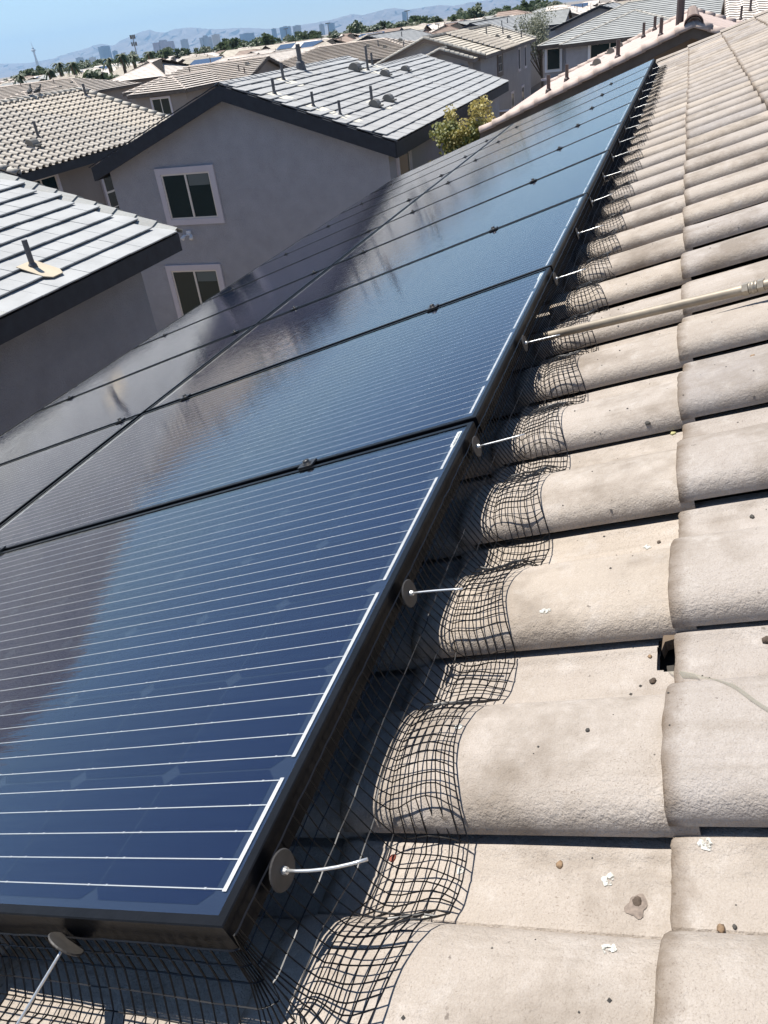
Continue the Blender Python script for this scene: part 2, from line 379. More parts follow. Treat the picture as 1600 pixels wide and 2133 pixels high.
def cap_mesh(name, mat, r, L, flat=False, nb=7):
    g = MB(); vs = []; 
    prof = [(-1.0, -0.25), (-0.98, 0.0), (0.0, 0.42), (0.98, 0.0), (1.0, -0.25)] if flat else [(math.cos(math.pi * (1 - k / nb)), math.sin(math.pi * (1 - k / nb)) * 0.85) for k in range(nb + 1)]
    n = len(prof)
    for y, s_, z in ((0, 1.06, 0.018), (L, 0.94, 0.0)):
        for x, h in prof: vs.append((x * r * s_, y, h * r * s_ + z))
        for x, h in prof: vs.append((x * (r - 0.014) * s_, y, (h * r - 0.014) * s_ + z))
    fs = []
    for k in range(n - 1):
        fs += [(k, k + 1, 2 * n + k + 1, 2 * n + k), (n + k, 3 * n + k, 3 * n + k + 1, n + k + 1), (k, n + k, n + k + 1, k + 1), (2 * n + k, 2 * n + k + 1, 3 * n + k + 1, 3 * n + k)]
    fs += [(0, 2 * n, 3 * n, n), (n - 1, 2 * n - 1, 4 * n - 1, 3 * n - 1)]
    g.add(vs, fs); return g.mesh(name, mat, smooth=not flat)
def dirM(p, d, up=Vector((0, 0, 1))):
    y = Vector(d).normalized(); x = y.cross(up).normalized(); z = x.cross(y)
    Mx = Matrix((x, y, z)).transposed().to_4x4(); Mx.translation = p; return Mx
def caps(root, p0, p1, me, step=0.34, name='ridge_cap', lift=0.03, rng=random, join=None):
    p0 = Vector(p0); p1 = Vector(p1); d = p1 - p0; n = max(1, round(d.length / step)); out = []
    for i in range(n):
        Mx = dirM(p0 + d * (i / n) + Vector((rng.uniform(-.006, .006), rng.uniform(-.006, .006), lift)), d + Vector((0, 0, rng.uniform(-.012, .012))))
        if join is not None:
            join.add([Mx @ v.co for v in me.vertices], [tuple(p.vertices) for p in me.polygons])
        else: out.append(put(name, me, root, Matrix.Translation(-root.location) @ Mx))
    return out
def plane_basis(E0, E1, T0):
    a = (Vector(E1) - Vector(E0)).normalized(); up = Vector(T0) - Vector(E0); up = (up - a * up.dot(a)).normalized()
    nrm = a.cross(up)
    if nrm.z < 0: nrm = -nrm
    return a, up, nrm
def tile_field(root, E0, E1, T0, T1, me, pitch, E, nmax, far_mat, name='roof_tile', lift=0.0, jit=0.004, ov=0.07, stag=0.5, rot=0.006, rng=random, th=0.042):
    """single tiles on a rectangular slope; the nmax nearest are objects of their own, the rest one joined part"""
    E0, E1, T0 = map(Vector, (E0, E1, T0)); a, up, nrm = plane_basis(E0, E1, T0)
    W_ = (E1 - E0).length; L_ = (T0 - E0).length; nu = int(W_ / pitch); nv = int(round(L_ / E)); cells = []
    for j in range(nv):
        for i in range(-1, nu + 1):
            u = (i + (stag if j % 2 else 0)) * pitch
            if u < -0.02 or u + pitch > W_ + 0.05: continue
            p = E0 + a * u + up * (j * E); cells.append(((p - CAM).length, p))
    cells.sort(key=lambda c: c[0]); far = MB()
    tilt = math.atan2(th, E)
    for k, (dd, p) in enumerate(cells):
        y = (up * math.cos(tilt) - nrm * math.sin(tilt)).normalized()
        z = a.cross(y)
        if z.dot(nrm) < 0: z = -z
        x = y.cross(z)
        Mx = Matrix((x, y, z)).transposed().to_4x4()
        Mx = Mx @ Matrix.Rotation(rng.uniform(-rot, rot), 4, 'Z') @ Matrix.Rotation(rng.uniform(-rot, rot), 4, 'Y')
        Mx.translation = p + nrm * (lift + th + rng.uniform(-jit, jit)) + (a * pitch if x.dot(a) < 0 else Vector())
        if k < nmax: put(name, me, root, Matrix.Translation(-root.location) @ Mx)
        else: far.add([Mx @ v.co for v in me.vertices], [tuple(q.vertices) for q in me.polygons])
    if far.v: far.obj('roof_tiles', far_mat, root, kind='stuff')
def flat_tile(name, mat, w=0.325, L=0.41, t=0.044):
    g = MB(); w -= 0.004
    P_ = [(0, t - 0.020), (0, t - 0.004), (0.006, t), (L, t), (L, t - 0.020)]
    vs = [(x, y, z) for x in (0, w) for y, z in P_]
    g.add(vs, [(0, 1, 6, 5), (1, 2, 7, 6), (2, 3, 8, 7), (3, 4, 9, 8), (0, 4, 3, 2, 1), (5, 6, 7, 8, 9)])
    return g.mesh(name, mat)
def s_tile(name, mat, w=0.30, L=0.43, nb=8):
    g = MB(); pr = [(-0.012, 0.0)]
    for k in range(nb + 1): q = math.pi * (1 - k / nb); pr.append((0.085 + 0.085 * math.cos(q), 0.006 + 0.075 * math.sin(q)))
    pr += [(0.21, 0.0), (0.26, -0.006), (0.30, 0.0)]
    n = len(pr); vs = [(x, y, z) for y in (0, L) for x, z in pr] + [(x, y, z - 0.015) for y in (0, L) for x, z in pr]
    fs = []
    for k in range(n - 1): fs += [(k, k + 1, n + k + 1, n + k), (2 * n + k, 3 * n + k, 3 * n + k + 1, 2 * n + k + 1), (k, 2 * n + k, 2 * n + k + 1, k + 1)]
    g.add(vs, fs); return g.mesh(name, mat, smooth=False)

# ------------------------------------------------------------------ house pieces
def vent_pipe(root, p, h, r, mat, flange=None, fl=None):
    g = MB(); x, y, z = p
    g.tube([(x, y, z - 0.15), (x, y, z + h)], r, 10)
    g.tube([(x, y, z - 0.05), (x, y, z + 0.10), (x, y, z + 0.13)], [r * 1.9, r * 1.55, r * 1.05], 10)
    o = g.obj('vent_pipe', mat, root)
    if flange:
        sx, sl2, L_, w = flange       # +1: flashing runs down towards +x
        f = MB(); zz = 0.085
        pts = [(x - sx * 0.12, y - w / 2), (x - sx * 0.12, y + w / 2), (x + sx * (L_ * .75), y + w / 2), (x + sx * L_, y + w * 0.3), (x + sx * L_, y - w * 0.3), (x + sx * (L_ * .75), y - w / 2)]
        vs = [(a, b_, z + zz - (a - x) * sx * sl2) for a, b_ in pts]; vs += [(a, b_, c - 0.012) for a, b_, c in vs]
        f.add(vs, [(0, 1, 2, 3, 4, 5), (11, 10, 9, 8, 7, 6)] + [(k, 6 + k, 6 + (k + 1) % 6, (k + 1) % 6) for k in range(6)])
        f.obj('flashing', fl or M['flange_w'], o)
    return o
def roof_vent(root, p, sx, sl2, s=1.0, mat=None):
    """low attic vent: hooded box with an open front on a pale flashing"""
    x, y, z = p; g = MB(); q = []
    for k in range(8):
        a = math.pi * k / 7; q.append((-0.17 * math.cos(a) * s, 0.05 + 0.24 * math.sin(a) ** 0.8 * s))
    vs = [(x + a * sx, y + b_ * s, z + c) for b_ in (-0.16, 0.16) for a, c in q]; n = len(q)
    g.add(vs, [(k, k + 1, n + k + 1, n + k) for k in range(n - 1)] + [tuple(range(n))[::-1], tuple(range(n, 2 * n)), (0, n, 2 * n - 1, n - 1)])
    g.box((x + sx * 0.19 * s, y, z + 0.10 * s), (0.12 * s, 0.26 * s, 0.05 * s))
    o = g.obj('roof_vent', mat or M['ventm'], root)
    f = MB(); vs = [(x + sx * a, y + b_, z + 0.05 - a * sl2) for a, b_ in ((-0.1, -0.22), (0.45, -0.22), (0.45, 0.22), (-0.1, 0.22))]
    f.add(vs + [(a, b_, c - 0.01) for a, b_, c in vs], [(0, 1, 2, 3), (7, 6, 5, 4)] + [(k, 4 + k, 4 + (k + 1) % 4, (k + 1) % 4) for k in range(4)])
    f.obj('flashing', M['flange_w'], o)
    return o
def window(root, c, rd, nd, w, h, trim=0.13, tm=None, split='v', grid=None, fm=None, depth=0.05, blinds=False):
    """c: centre on the wall face, rd: right direction, nd: outward direction"""
    c = Vector(c); rd = Vector(rd); nd = Vector(nd); up = Vector((0, 0, 1)); tm = tm or M['trim']; fm = fm or M['vinyl']
    def bx(mb, x0, x1, z0, z1, d0, d1):
        vs = [c + rd * x + up * z + nd * d for d in (d0, d1) for z in (z0, z1) for x in (x0, x1)]
        mb.add(vs, [(0, 2, 3, 1), (4, 5, 7, 6), (0, 1, 5, 4), (2, 6, 7, 3), (0, 4, 6, 2), (1, 3, 7, 5)])
    a, b = w / 2, h / 2; g = MB()
    if trim:
        t = trim
        bx(g, -a - t, a + t, b, b + t, -0.02, depth); bx(g, -a - t, a + t, -b - t, -b, -0.02, depth)
        bx(g, -a - t, -a, -b, b, -0.02, depth - 0.003); bx(g, a, a + t, -b, b, -0.02, depth - 0.003)
    else: bx(g, -a - 0.02, a + 0.02, -b - 0.02, b + 0.02, -0.02, 0.004)
    W_ = g.obj('window', tm, root)
    f = MB(); s = 0.045
    bx(f, -a, a, b - s, b, -0.01, 0.028); bx(f, -a, a, -b, -b + s, -0.01, 0.028); bx(f, -a, -a + s, -b + s, b - s, -0.01, 0.026); bx(f, a - s, a, -b + s, b - s, -0.01, 0.026)
    if split == 'v': bx(f, -0.03, 0.03, -b + s, b - s, -0.01, 0.03)
    if split == 'h': bx(f, -a + s, a - s, -0.03, 0.03, -0.01, 0.03)
    f.obj('window_frame', fm, W_)
    if grid:
        q = MB(); nx, nz = grid
        for i in range(1, nx): x = -a + 2 * a * i / nx; bx(q, x - 0.012, x + 0.012, -b + s, b - s, 0.006, 0.016)
        for j in range(1, nz): z = -b + 2 * b * j / nz; bx(q, -a + s, a - s, z - 0.012, z + 0.012, 0.007, 0.014)
        q.obj('muntins', fm, W_)
    halves = [(-a + s, -0.03), (0.03, a - s)] if split == 'v' else [(-a + s, a - s)]
    zh = [(-b + s, -0.03), (0.03, b - s)] if split == 'h' else [(-b + s, b - s)]
    for x0, x1 in halves:
        for z0, z1 in zh:
            p = MB(); vs = [c + rd * x + up * z + nd * 0.008 for z in (z0, z1) for x in (x0, x1)]
            p.add(vs, [(0, 1, 3, 2)]); p.obj('pane', M['glass_far'], W_)
    if blinds:
        q = MB(); bx(q, 0.06, a - s - 0.02, b - 0.34, b - s - 0.01, 0.0085, 0.0115)
        q.obj('blind', M['blind'], W_)
    return W_

def house(label, x0, x1, y0, y1, ze, slope, axis='y', ends='gg', wall=None, roofm=None, capm=None, fasc=None, ov=0.45, flat=True, E=0.34, step=0.04, barrel=None,
          skip=(), fd=0.22, group='houses of the neighbourhood', name='house', capstep=0.34, rake_caps=False, root=None, capjoin=True, zb=0.0, capr=0.11, rakes=True, amp=0.05):
    wall = wall or M['stucco_g']; roofm = roofm or M['flat_far']; capm = capm or M['cap']; fasc = fasc or M['fascia']
    own = root is None
    if own: root = thing(name, label, 'house', ((x0 + x1) / 2, (y0 + y1) / 2, 0), group)
    if axis == 'x': sw = lambda p: (p[1], p[0], p[2]); u0, u1, v0, v1 = y0, y1, x0, x1
    else: sw = lambda p: p; u0, u1, v0, v1 = x0, x1, y0, y1
    um = (u0 + u1) / 2; hw = (u1 - u0) / 2; zr = ze + slope * hw
    i0 = hw if ends[0] == 'h' else 0; i1 = hw if ends[1] == 'h' else 0
    A, B, C_, D = (u0, v0, ze), (u1, v0, ze), (u1, v1, ze), (u0, v1, ze); T0, T1 = (um, v0 + i0, zr), (um, v1 - i1, zr)
    planes = {'+': (B, C_, T0, T1), '-': (A, D, T0, T1)}
    if i0: planes['0'] = (A, B, T0, T0)
    if i1: planes['1'] = (D, C_, T1, T1)
    g = MB()
    for k, (a, b, c, d) in planes.items():
        a, b, c, d = map(sw, (a, b, c, d))
        und = MB(); dz = Vector((0, 0, -0.03))
        g2 = [Vector(q) + dz for q in (a, b, d, c)]
        und_vs = g2 if (Vector(c) - Vector(d)).length > 1e-6 else g2[:3]
        if k in skip: 
            continue
        courses(g, a, b, c, d, E, step, barrel, amp=amp)
    if g.v: g.obj('roof', roofm, root, kind='stuff')
    u = MB()
    for k, (a, b, c, d) in planes.items():
        a, b, c, d = map(sw, (a, b, c, d)); q = [Vector(p) + Vector((0, 0, -0.02)) for p in (a, b, d, c)]
        u.add(q + [p + Vector((0, 0, -0.12)) for p in q], [(0, 1, 2, 3), (7, 6, 5, 4)])
    u.obj('roof_deck', M['felt'], root)
    # fascia round the edges
    f = MB(); up = 0.025
    for a, b in ((A, D), (B, C_)): f.beam(sw(a), sw(b), 0.05, fd, up)
    for (pa, pb, T, ii) in ((A, B, T0, i0), (D, C_, T1, i1)):
        if ii: f.beam(sw(pa), sw(pb), 0.05, fd, up)
        elif rakes: f.beam(sw(pa), sw(T), 0.06, fd, up); f.beam(sw(T), sw(pb), 0.06, fd, up)
    f.obj('fascia', fasc, root)
    # walls
    w = MB(); a0, a1, b0, b1 = u0 + ov, u1 - ov, v0 + ov, v1 - ov; zw = ze + slope * ov - 0.15
    zt = zr - 0.15
    cr = [(a0, b0), (a1, b0), (a1, b1), (a0, b1)]
    for k, (p, q) in enumerate(zip(cr, cr[1:] + cr[:1])):
        if (k == 0 and not i0) or (k == 2 and not i1):
            w.add([sw((*p, zb)), sw((*q, zb)), sw((*q, zw)), sw(((p[0] + q[0]) / 2, p[1], zt)), sw((*p, zw))], [(0, 1, 2, 3, 4)])
        else: w.quad(sw((*p, zb)), sw((*q, zb)), sw((*q, zw)), sw((*p, zw)))
    w.obj('wall', wall, root)
    me = cap_mesh('ridge_cap', capm, capr, 0.40, flat=flat)
    lines = [(T0, T1)]
    if i0: lines += [(A, T0), (B, T0)]
    if i1: lines += [(D, T1), (C_, T1)]
    if rake_caps:
        if not i0: lines += [(A, T0), (B, T0)]
        if not i1: lines += [(D, T1), (C_, T1)]
    J = MB() if capjoin else None
    for p, q in lines:
        if (Vector(q) - Vector(p)).length > 0.2: caps(root, sw(p), sw(q), me, capstep, join=J)
    if J and J.v: J.obj('ridge_caps', capm, root, kind='stuff')
    root['zr'] = zr
    return root

# ================================================================== OUR ROOF
from mathutils import noise as mnoise
PITCH, EXPO, U0 = 0.2925, 0.370, 0.211
PROF = [(0.0, 0.0120), (0.0012, 0.0190), (0.004, 0.0268), (0.010, 0.0338), (0.020, 0.0392), (0.036, 0.0428), (0.060, 0.0448), (0.090, 0.0446), (0.118, 0.0422), (0.142, 0.0368), (0.160, 0.0288),
        (0.172, 0.0188), (0.180, 0.0088), (0.1845, 0.0015), (0.1865, -0.0020), (0.1885, -0.0002), (0.197, 0.0), (0.228, -0.0008), (0.232, -0.0020), (0.236, -0.0008), (0.262, 0.0), (0.2645, 0.0018), (0.271, 0.0018), (0.2735, -0.002), (0.300, -0.005)]
PROF = [(x * 1.056, z * 1.06) for x, z in PROF]
def pf(x):
    for (a, p), (b_, q) in zip(PROF, PROF[1:]):
        if x <= b_: return p + (q - p) * max(0, (x - a) / (b_ - a))
    return PROF[-1][1]
HB, V0 = -0.154, 0.038
def TS(u, v):
    """height of the tile surface above/below the panel plane"""
    x = (u - U0) % PITCH
    j = math.ceil((V0 - v) / EXPO - 1e-6) - 1 if v < V0 else -math.floor((v - V0) / EXPO) - 1
    vn = V0 - j * EXPO
    return HB + pf(x) + 0.015 * (v - vn) / EXPO
def tile_mesh(name, seed, hi=True, notch=False):
    rg = random.Random(seed); g = MB(); so_ = Vector((seed * 13.7, seed * 5.1, 0))
    xs_ = []
    for (a, p), (b_, q) in zip(PROF, PROF[1:]):
        k = 2 if hi and b_ - a > 0.02 else 1
        xs_ += [a + (b_ - a) * i / k for i in range(k)]
    xs_.append(PROF[-1][0])
    if not hi: xs_ = [q * 1.056 for q in (0.0, 0.005, 0.013, 0.028, 0.072, 0.122, 0.158, 0.179, 0.190, 0.262, 0.2735, 0.300)]
    ys = [0, -0.003, -0.012, -0.05, -0.1, -0.15, -0.2, -0.25, -0.30, -0.335, -0.342, -0.350, -0.358, -0.366, -0.375, -0.392] if hi else [0, -0.006, -0.2, -0.392]
    nx, ny = len(xs_), len(ys); vs = []
    amp = 1 if hi else 0.0
    for side in (0, 1):
        for jy, y in enumerate(ys):
            for x in xs_:
                z = pf(x); yy = y; xx = x
                q = Vector((x * 9, y * 9, 0)) + so_
                z += amp * 0.0016 * mnoise.noise(q) + amp * 0.0007 * mnoise.noise(q * 4)
                if jy == 0: yy += amp * (0.0009 * mnoise.noise(q * 7) + 0.0017 * mnoise.noise(q * 29)); z -= 0.0035
                if jy == 1: z -= 0.0008
                if x < 0.003: xx += amp * 0.0012 * mnoise.noise(Vector((0, y * 60, seed)))
                vs.append((xx, yy, z if not side else (max(z - 0.0145, 0.0088) if x < 0.168 else z - 0.0145)))
    N = nx * ny; fs = []
    for jy in range(ny - 1):
        for i in range(nx - 1):
            if notch and notch(xs_[i] + 0.002, ys[jy + 1]): continue
            a = jy * nx + i; b_ = a + nx
            fs.append((a, a + 1, b_ + 1, b_)); fs.append((N + a, N + b_, N + b_ + 1, N + a + 1))
    for i in range(nx - 1): fs.append((i, N + i, N + i + 1, i + 1))
    for jy in range(ny - 1): fs.append((jy * nx, (jy + 1) * nx, N + (jy + 1) * nx, N + jy * nx)); a = jy * nx + nx - 1; fs.append((a, N + a, N + a + nx, a + nx))
    g.add(vs, fs); me = g.mesh(name, M['tile'], smooth=True)
    me.polygons.foreach_set('use_smooth', [len(p.vertices) == 4 and (k < (nx - 1) * (ny - 1) * 2 or True) for k, p in enumerate(me.polygons)])
    try: me.set_sharp_from_angle(angle=R(38))
    except Exception: pass
    return me
HI = [tile_mesh('concrete_tile_%d' % k, k + 1) for k in range(5)]
LO = tile_mesh('concrete_tile_far', 1, hi=False)
NOTCH = tile_mesh('chipped_tile', 9, notch=lambda x, y: 0.236 + 0.010 * math.sin(y * 300) < x < 0.292 and y < -0.346 - 0.004 * math.sin(x * 260))

home = thing('house', 'beige tiled house roof in the foreground under the black solar array', 'house', (-0.5, 4.5, 0))
HL = Matrix.Translation(-home.location)
rg = random.Random(11)
CL = PLANE.inverted() @ CAM
def drop(u, v):
    """spot on the tile surface for a spot measured on the reference plane 0.1 m under the panels"""
    d = Vector((u, v, -0.1)) - CL; t = 1.0
    for _ in range(12):
        p = CL + d * t; t += (p.z - TS(p.x, p.y)) / -d.z
    p = CL + d * t; return p.x, p.y
def pix(p):
    d = p - CAM; z = d.dot(fw)
    return (d.dot(rt) / z * 1637.4 + 800, d.dot(dn) / z * 1637.4 + 1066.5, z) if z > 0.05 else (-9999, -9999, z)
cand = []
for j in range(-10, 9):
    for k in range(-9, 41):
        vn = V0 - j * EXPO; un = U0 + k * PITCH
        if un > 11.2 or un < -2.4: continue
        c = PLANE @ Vector((un + 0.14, vn - 0.18, -0.13)); x, y, z = pix(c)
        hidden = (vn - 0.355 > 0.10 and un > 0.12) 
        cand.append((hidden or not (-250 < x < 2150 and -150 < y < 3300), (c - CAM).length, j, k, un, vn))
cand.sort(); field = MB(); cnt = 0
for off_, d_, j, k, un, vn in cand:
    Mx = PLANE @ Matrix.Translation((un + rg.uniform(-.002, .002), vn + rg.uniform(-.004, .004), HB + rg.uniform(-.0015, .0015))) @ Matrix.Rotation(math.atan2(0.015, EXPO) + rg.uniform(-.003, .003), 4, 'X') @ Matrix.Rotation(rg.uniform(-.006, .006), 4, 'Y') @ Matrix.Rotation(rg.uniform(-.005, .005), 4, 'Z')
    if not off_ and cnt < 298:
        cnt += 1; lab = None
        if (j, k) == (0, 0): me = NOTCH; lab = 'tile with its upper far corner broken away'
        else: me = HI[rg.randrange(5)] if d_ < 5.0 else LO
        put('roof_tile', me, home, HL @ Mx, lab)
    else:
        field.add([Mx @ v.co for v in LO.vertices], [tuple(p.vertices) for p in LO.polygons])
field.obj('roof_tiles', M['tile_far'], home, smooth=False, kind='stuff')
from mathutils.bvhtree import BVHTree
nv, nf = [], []
for o in home.children:
    if o.name.startswith('roof_tile') and len(o.data.polygons) > 200 and o.get('kind') is None:
        W4 = PLANE.inverted() @ Matrix.Translation(home.location) @ o.matrix_basis; b0 = len(nv)
        nv += [W4 @ v.co for v in o.data.vertices]; nf += [tuple(q + b0 for q in p.vertices) for p in o.data.polygons]
TREE = BVHTree.FromPolygons(nv, nf)
TS0 = TS
def TS(u, v):
    hit = TREE.ray_cast(Vector((u, v, 0.0)), Vector((0, 0, -1)))[0]
    return hit.z if hit is not None and hit.z > -0.19 else TS0(u, v)
dk = MB()
def PP(u, v, h): return PLANE @ Vector((u, v, h))
dk.add([PP(u, v, h) for h in (-0.20, -0.29) for u, v in ((-2.4, -3.1), (-2.4, 3.86), (11.38, 3.86), (11.38, -3.1))], [(0, 1, 2, 3), (7, 6, 5, 4)] + [(k, 4 + k, 4 + (k + 1) % 4, (k + 1) % 4) for k in range(4)])
dk.obj('roof_deck', M['felt'], home)
w = MB(); zt = lambda x: H0 - 0.30 + x / 3
RX = 2.9
for y in (-2.0, 11.0):
    w.add([(-3.3, y, 0), (RX, y, 0), (RX, y, zt(RX)), (-3.3, y, zt(-3.3))], [(0, 1, 2, 3)])
w.quad((-3.3, -2, 0), (-3.3, 11, 0), (-3.3, 11, zt(-3.3)), (-3.3, -2, zt(-3.3)))
w.add([(RX, -2, zt(RX)), (RX, 11, zt(RX)), (9.5, 11, 5.9), (9.5, -2, 5.9), (9.5, 11, 0), (9.5, -2, 0), (RX, 11, 0), (RX, -2, 0)], [(0, 1, 2, 3), (3, 2, 4, 5), (1, 6, 4, 2), (0, 3, 5, 7)])
w.obj('wall', M['stucco_t'], home)
cm = cap_mesh('ridge_cap', M['tile_far'], 0.13, 0.42)
J = MB(); caps(home, PP(-2.4, -3.08, -0.09), PP(11.4, -3.08, -0.09), cm, join=J); J.obj('ridge_caps', M['tile_far'], home, kind='stuff')
# far rake: trim tiles along the gable edge of our roof
rk = MB()
for k in range(9):
    v = V0 - (k - 1) * EXPO
    rk.add([PP(u, vv, h) for vv, dh in ((v, 0.022), (v - EXPO - 0.03, 0.0)) for u, h in ((11.24, -0.125 + dh), (11.27, -0.108 + dh), (11.40, -0.108 + dh), (11.42, -0.12 + dh), (11.42, -0.26 + dh))],
           [(0, 1, 6, 5), (1, 2, 7, 6), (2, 3, 8, 7), (3, 4, 9, 8), (0, 4, 3, 2, 1)])
rk.obj('rake_trim', M['tile_far'], home)
# the broken piece and the crack at the chipped corner
fr_ = thing('tile_fragment', 'broken wedge of concrete tile lying beside the dark hole in the roof', 'tile fragment', PP(0.45, -0.34, -0.11))
g = MB(); pts = [(0.445, -0.322), (0.462, -0.325), (0.464, -0.342), (0.458, -0.372), (0.449, -0.362), (0.437, -0.335)]
pts = [drop(u, v) for u, v in pts]
hb = max(TS0(u, v) for u, v in pts[:1]) + 0.006
top = [PP(u, v, hb + 0.006 + 0.0015 * math.sin(k * 2.1)) for k, (u, v) in enumerate(pts)]; bot = [PP(u, v, hb - 0.008) for u, v in pts]
g.add(top + bot, [tuple(range(6)), tuple(range(11, 5, -1))] + [(k, 6 + k, 6 + (k + 1) % 6, (k + 1) % 6) for k in range(6)])
g.obj('broken_edge', M['tile'], fr_)

# ================================================================== SOLAR ARRAY
PW, PL, UP, VGAP = 0.992, 1.636, 1.012, 1.660
fg = MB()
def ring(z0, z1, o0, o1):
    a = [(o0, o0), (PW - o0, o0), (PW - o0, PL - o0), (o0, PL - o0)]; b_ = [(o1, o1), (PW - o1, o1), (PW - o1, PL - o1), (o1, PL - o1)]
    fg.add([(*p, z0) for p in a] + [(*p, z1) for p in b_], [(k, (k + 1) % 4, 4 + (k + 1) % 4, 4 + k) for k in range(4)])
ring(-0.035, -0.0012, 0, 0); ring(-0.0012, 0.0, 0, 0.0012); ring(0.0, 0.0, 0.0012, 0.0105); ring(0.0, -0.004, 0.0105, 0.0105); ring(-0.035, -0.035, 0.0, 0.028); ring(-0.035, -0.008, 0.028, 0.028)
for (x0, x1, y0, y1) in ((0.0006, 0.0075, 0.0006, 0.0075), (PW - 0.0075, PW - 0.0006, 0.0006, 0.0075)): pass
ME = {}
ME['frame'] = fg.mesh('panel_frame', M['frame'])
g = MB(); g.quad((0.0105, 0.0105, -0.0015), (PW - 0.0105, 0.0105, -0.0015), (PW - 0.0105, PL - 0.0105, -0.0015), (0.0105, PL - 0.0105, -0.0015)); ME['glass'] = g.mesh('glass_pane', M['solar_glass'])
g = MB(); g.box((PW / 2, PL / 2, -0.007), (PW - 0.022, PL - 0.022, 0.002)); ME['back'] = g.mesh('backsheet', M['backsheet'])
CP = 0.158; MU, MV = (PW - 6 * CP) / 2, 0.034
def cellpts(cx, cy, z):
    h, c = 0.0780, 0.0125
    return [(cx + x, cy + y, z) for x, y in ((-h + c, -h), (h - c, -h), (h, -h + c), (h, h - c), (h - c, h), (-h + c, h), (-h, h - c), (-h, -h + c))]
g = MB(); g.add(cellpts(0, 0, 0), [tuple(range(8))]); ME['cell'] = g.mesh('cell', M['cell'])
g = MB()
for i in range(6):
    for j in range(10): g.add(cellpts(MU + CP * (i + .5), MV + CP * (j + .5), -0.0055), [tuple(range(8))])
ME['cells'] = g.mesh('cells', M['cell'])
g = MB()
for i in range(6):
    for q in range(5):
        x = MU + CP * (i + .5) + (q - 2) * 0.0312; w_ = 0.00062
        g.quad((x - w_, MV - 0.012, -0.0046), (x + w_, MV - 0.012, -0.0046), (x + w_, PL - 0.034, -0.0046), (x - w_, PL - 0.034, -0.0046))
        for j in range(10):     # solder pads
            for sgn in (-1, 1):
                y = MV + CP * (j + .5) + sgn * 0.066; g.quad((x - .0011, y - .0013, -0.0042), (x + .0011, y - .0013, -0.0042), (x + .0011, y + .0013, -0.0042), (x - .0011, y + .0013, -0.0042))
ME['bus'] = g.mesh('busbars', M['bus'])
g = MB()
for a, b_ in ((0, 1), (1, 3), (3, 5), (5, 6)):
    g.quad((MU + CP * a + 0.014, MV - 0.0140, -0.0040), (MU + CP * b_ - 0.014, MV - 0.0140, -0.0040), (MU + CP * b_ - 0.014, MV - 0.0090, -0.0040), (MU + CP * a + 0.014, MV - 0.0090, -0.0040))
ME['strip_t'] = g.mesh('end_ribbon', M['silver'])
g = MB()
for a, b_ in ((0, 2), (2, 4), (4, 6)):
    y = PL - 0.030; g.quad((MU + CP * a + 0.014, y, -0.0040), (MU + CP * b_ - 0.014, y, -0.0040), (MU + CP * b_ - 0.014, y + 0.006, -0.0040), (MU + CP * a + 0.014, y + 0.006, -0.0040))
ME['strip_b'] = g.mesh('end_ribbon', M['silver'])
g = MB(); g.quad((PW - 0.085, 0.0185, -0.0034), (PW - 0.024, 0.0185, -0.0034), (PW - 0.024, 0.0275, -0.0034), (PW - 0.085, 0.0275, -0.0034)); ME['label'] = g.mesh('serial_label', M['label'])
g = MB(); r5 = random.Random(5); x = PW - 0.081
while x < PW - 0.03:
    w_ = r5.choice((0.0006, 0.0012, 0.0018)); g.quad((x, 0.0195, -0.0030), (x + w_, 0.0195, -0.0030), (x + w_, 0.0238, -0.0030), (x, 0.0238, -0.0030)); x += w_ + r5.choice((0.0008, 0.0014))
ME['bars'] = g.mesh('label_bars', M['ink'])
ORD = ['nearest the camera', 'second from the camera', 'third from the camera', 'fourth from the camera', 'fifth from the camera', 'sixth from the camera', 'seventh from the camera', 'eighth from the camera', 'ninth from the camera', 'farthest from the camera']
for row in (0, 1):
    for k in range(10):
        p = thing('solar_panel', 'black solar panel in the %s row of the array, %s' % (('upper', 'lower')[row], ORD[k]), 'solar panel', group='solar panels of the roof array')
        p['local'] = 1
        p.matrix_basis = PLANE @ Matrix.Translation((UP * k, VGAP * row, 0)) @ Matrix.Rotation(rg.uniform(-.0008, .0008), 4, 'X') @ Matrix.Rotation(rg.uniform(-.0008, .0008), 4, 'Y')
        put('panel_frame', ME['frame'], p); put('glass_pane', ME['glass'], p); bs = put('backsheet', ME['back'], p)
        if row == 0 and k < 3:
            for i in range(6):
                for j in range(10): put('cell', ME['cell'], p, Matrix.Translation((MU + CP * (i + .5), MV + CP * (j + .5), -0.0055)))
        else: put('cells', ME['cells'], p)['kind'] = 'stuff'
        put('busbars', ME['bus'], p)['kind'] = 'stuff'
        put('end_ribbon', ME['strip_t'], p); put('end_ribbon', ME['strip_b'], p)
        lb = put('serial_label', ME['label'], p); put('label_bars', ME['bars'], lb)
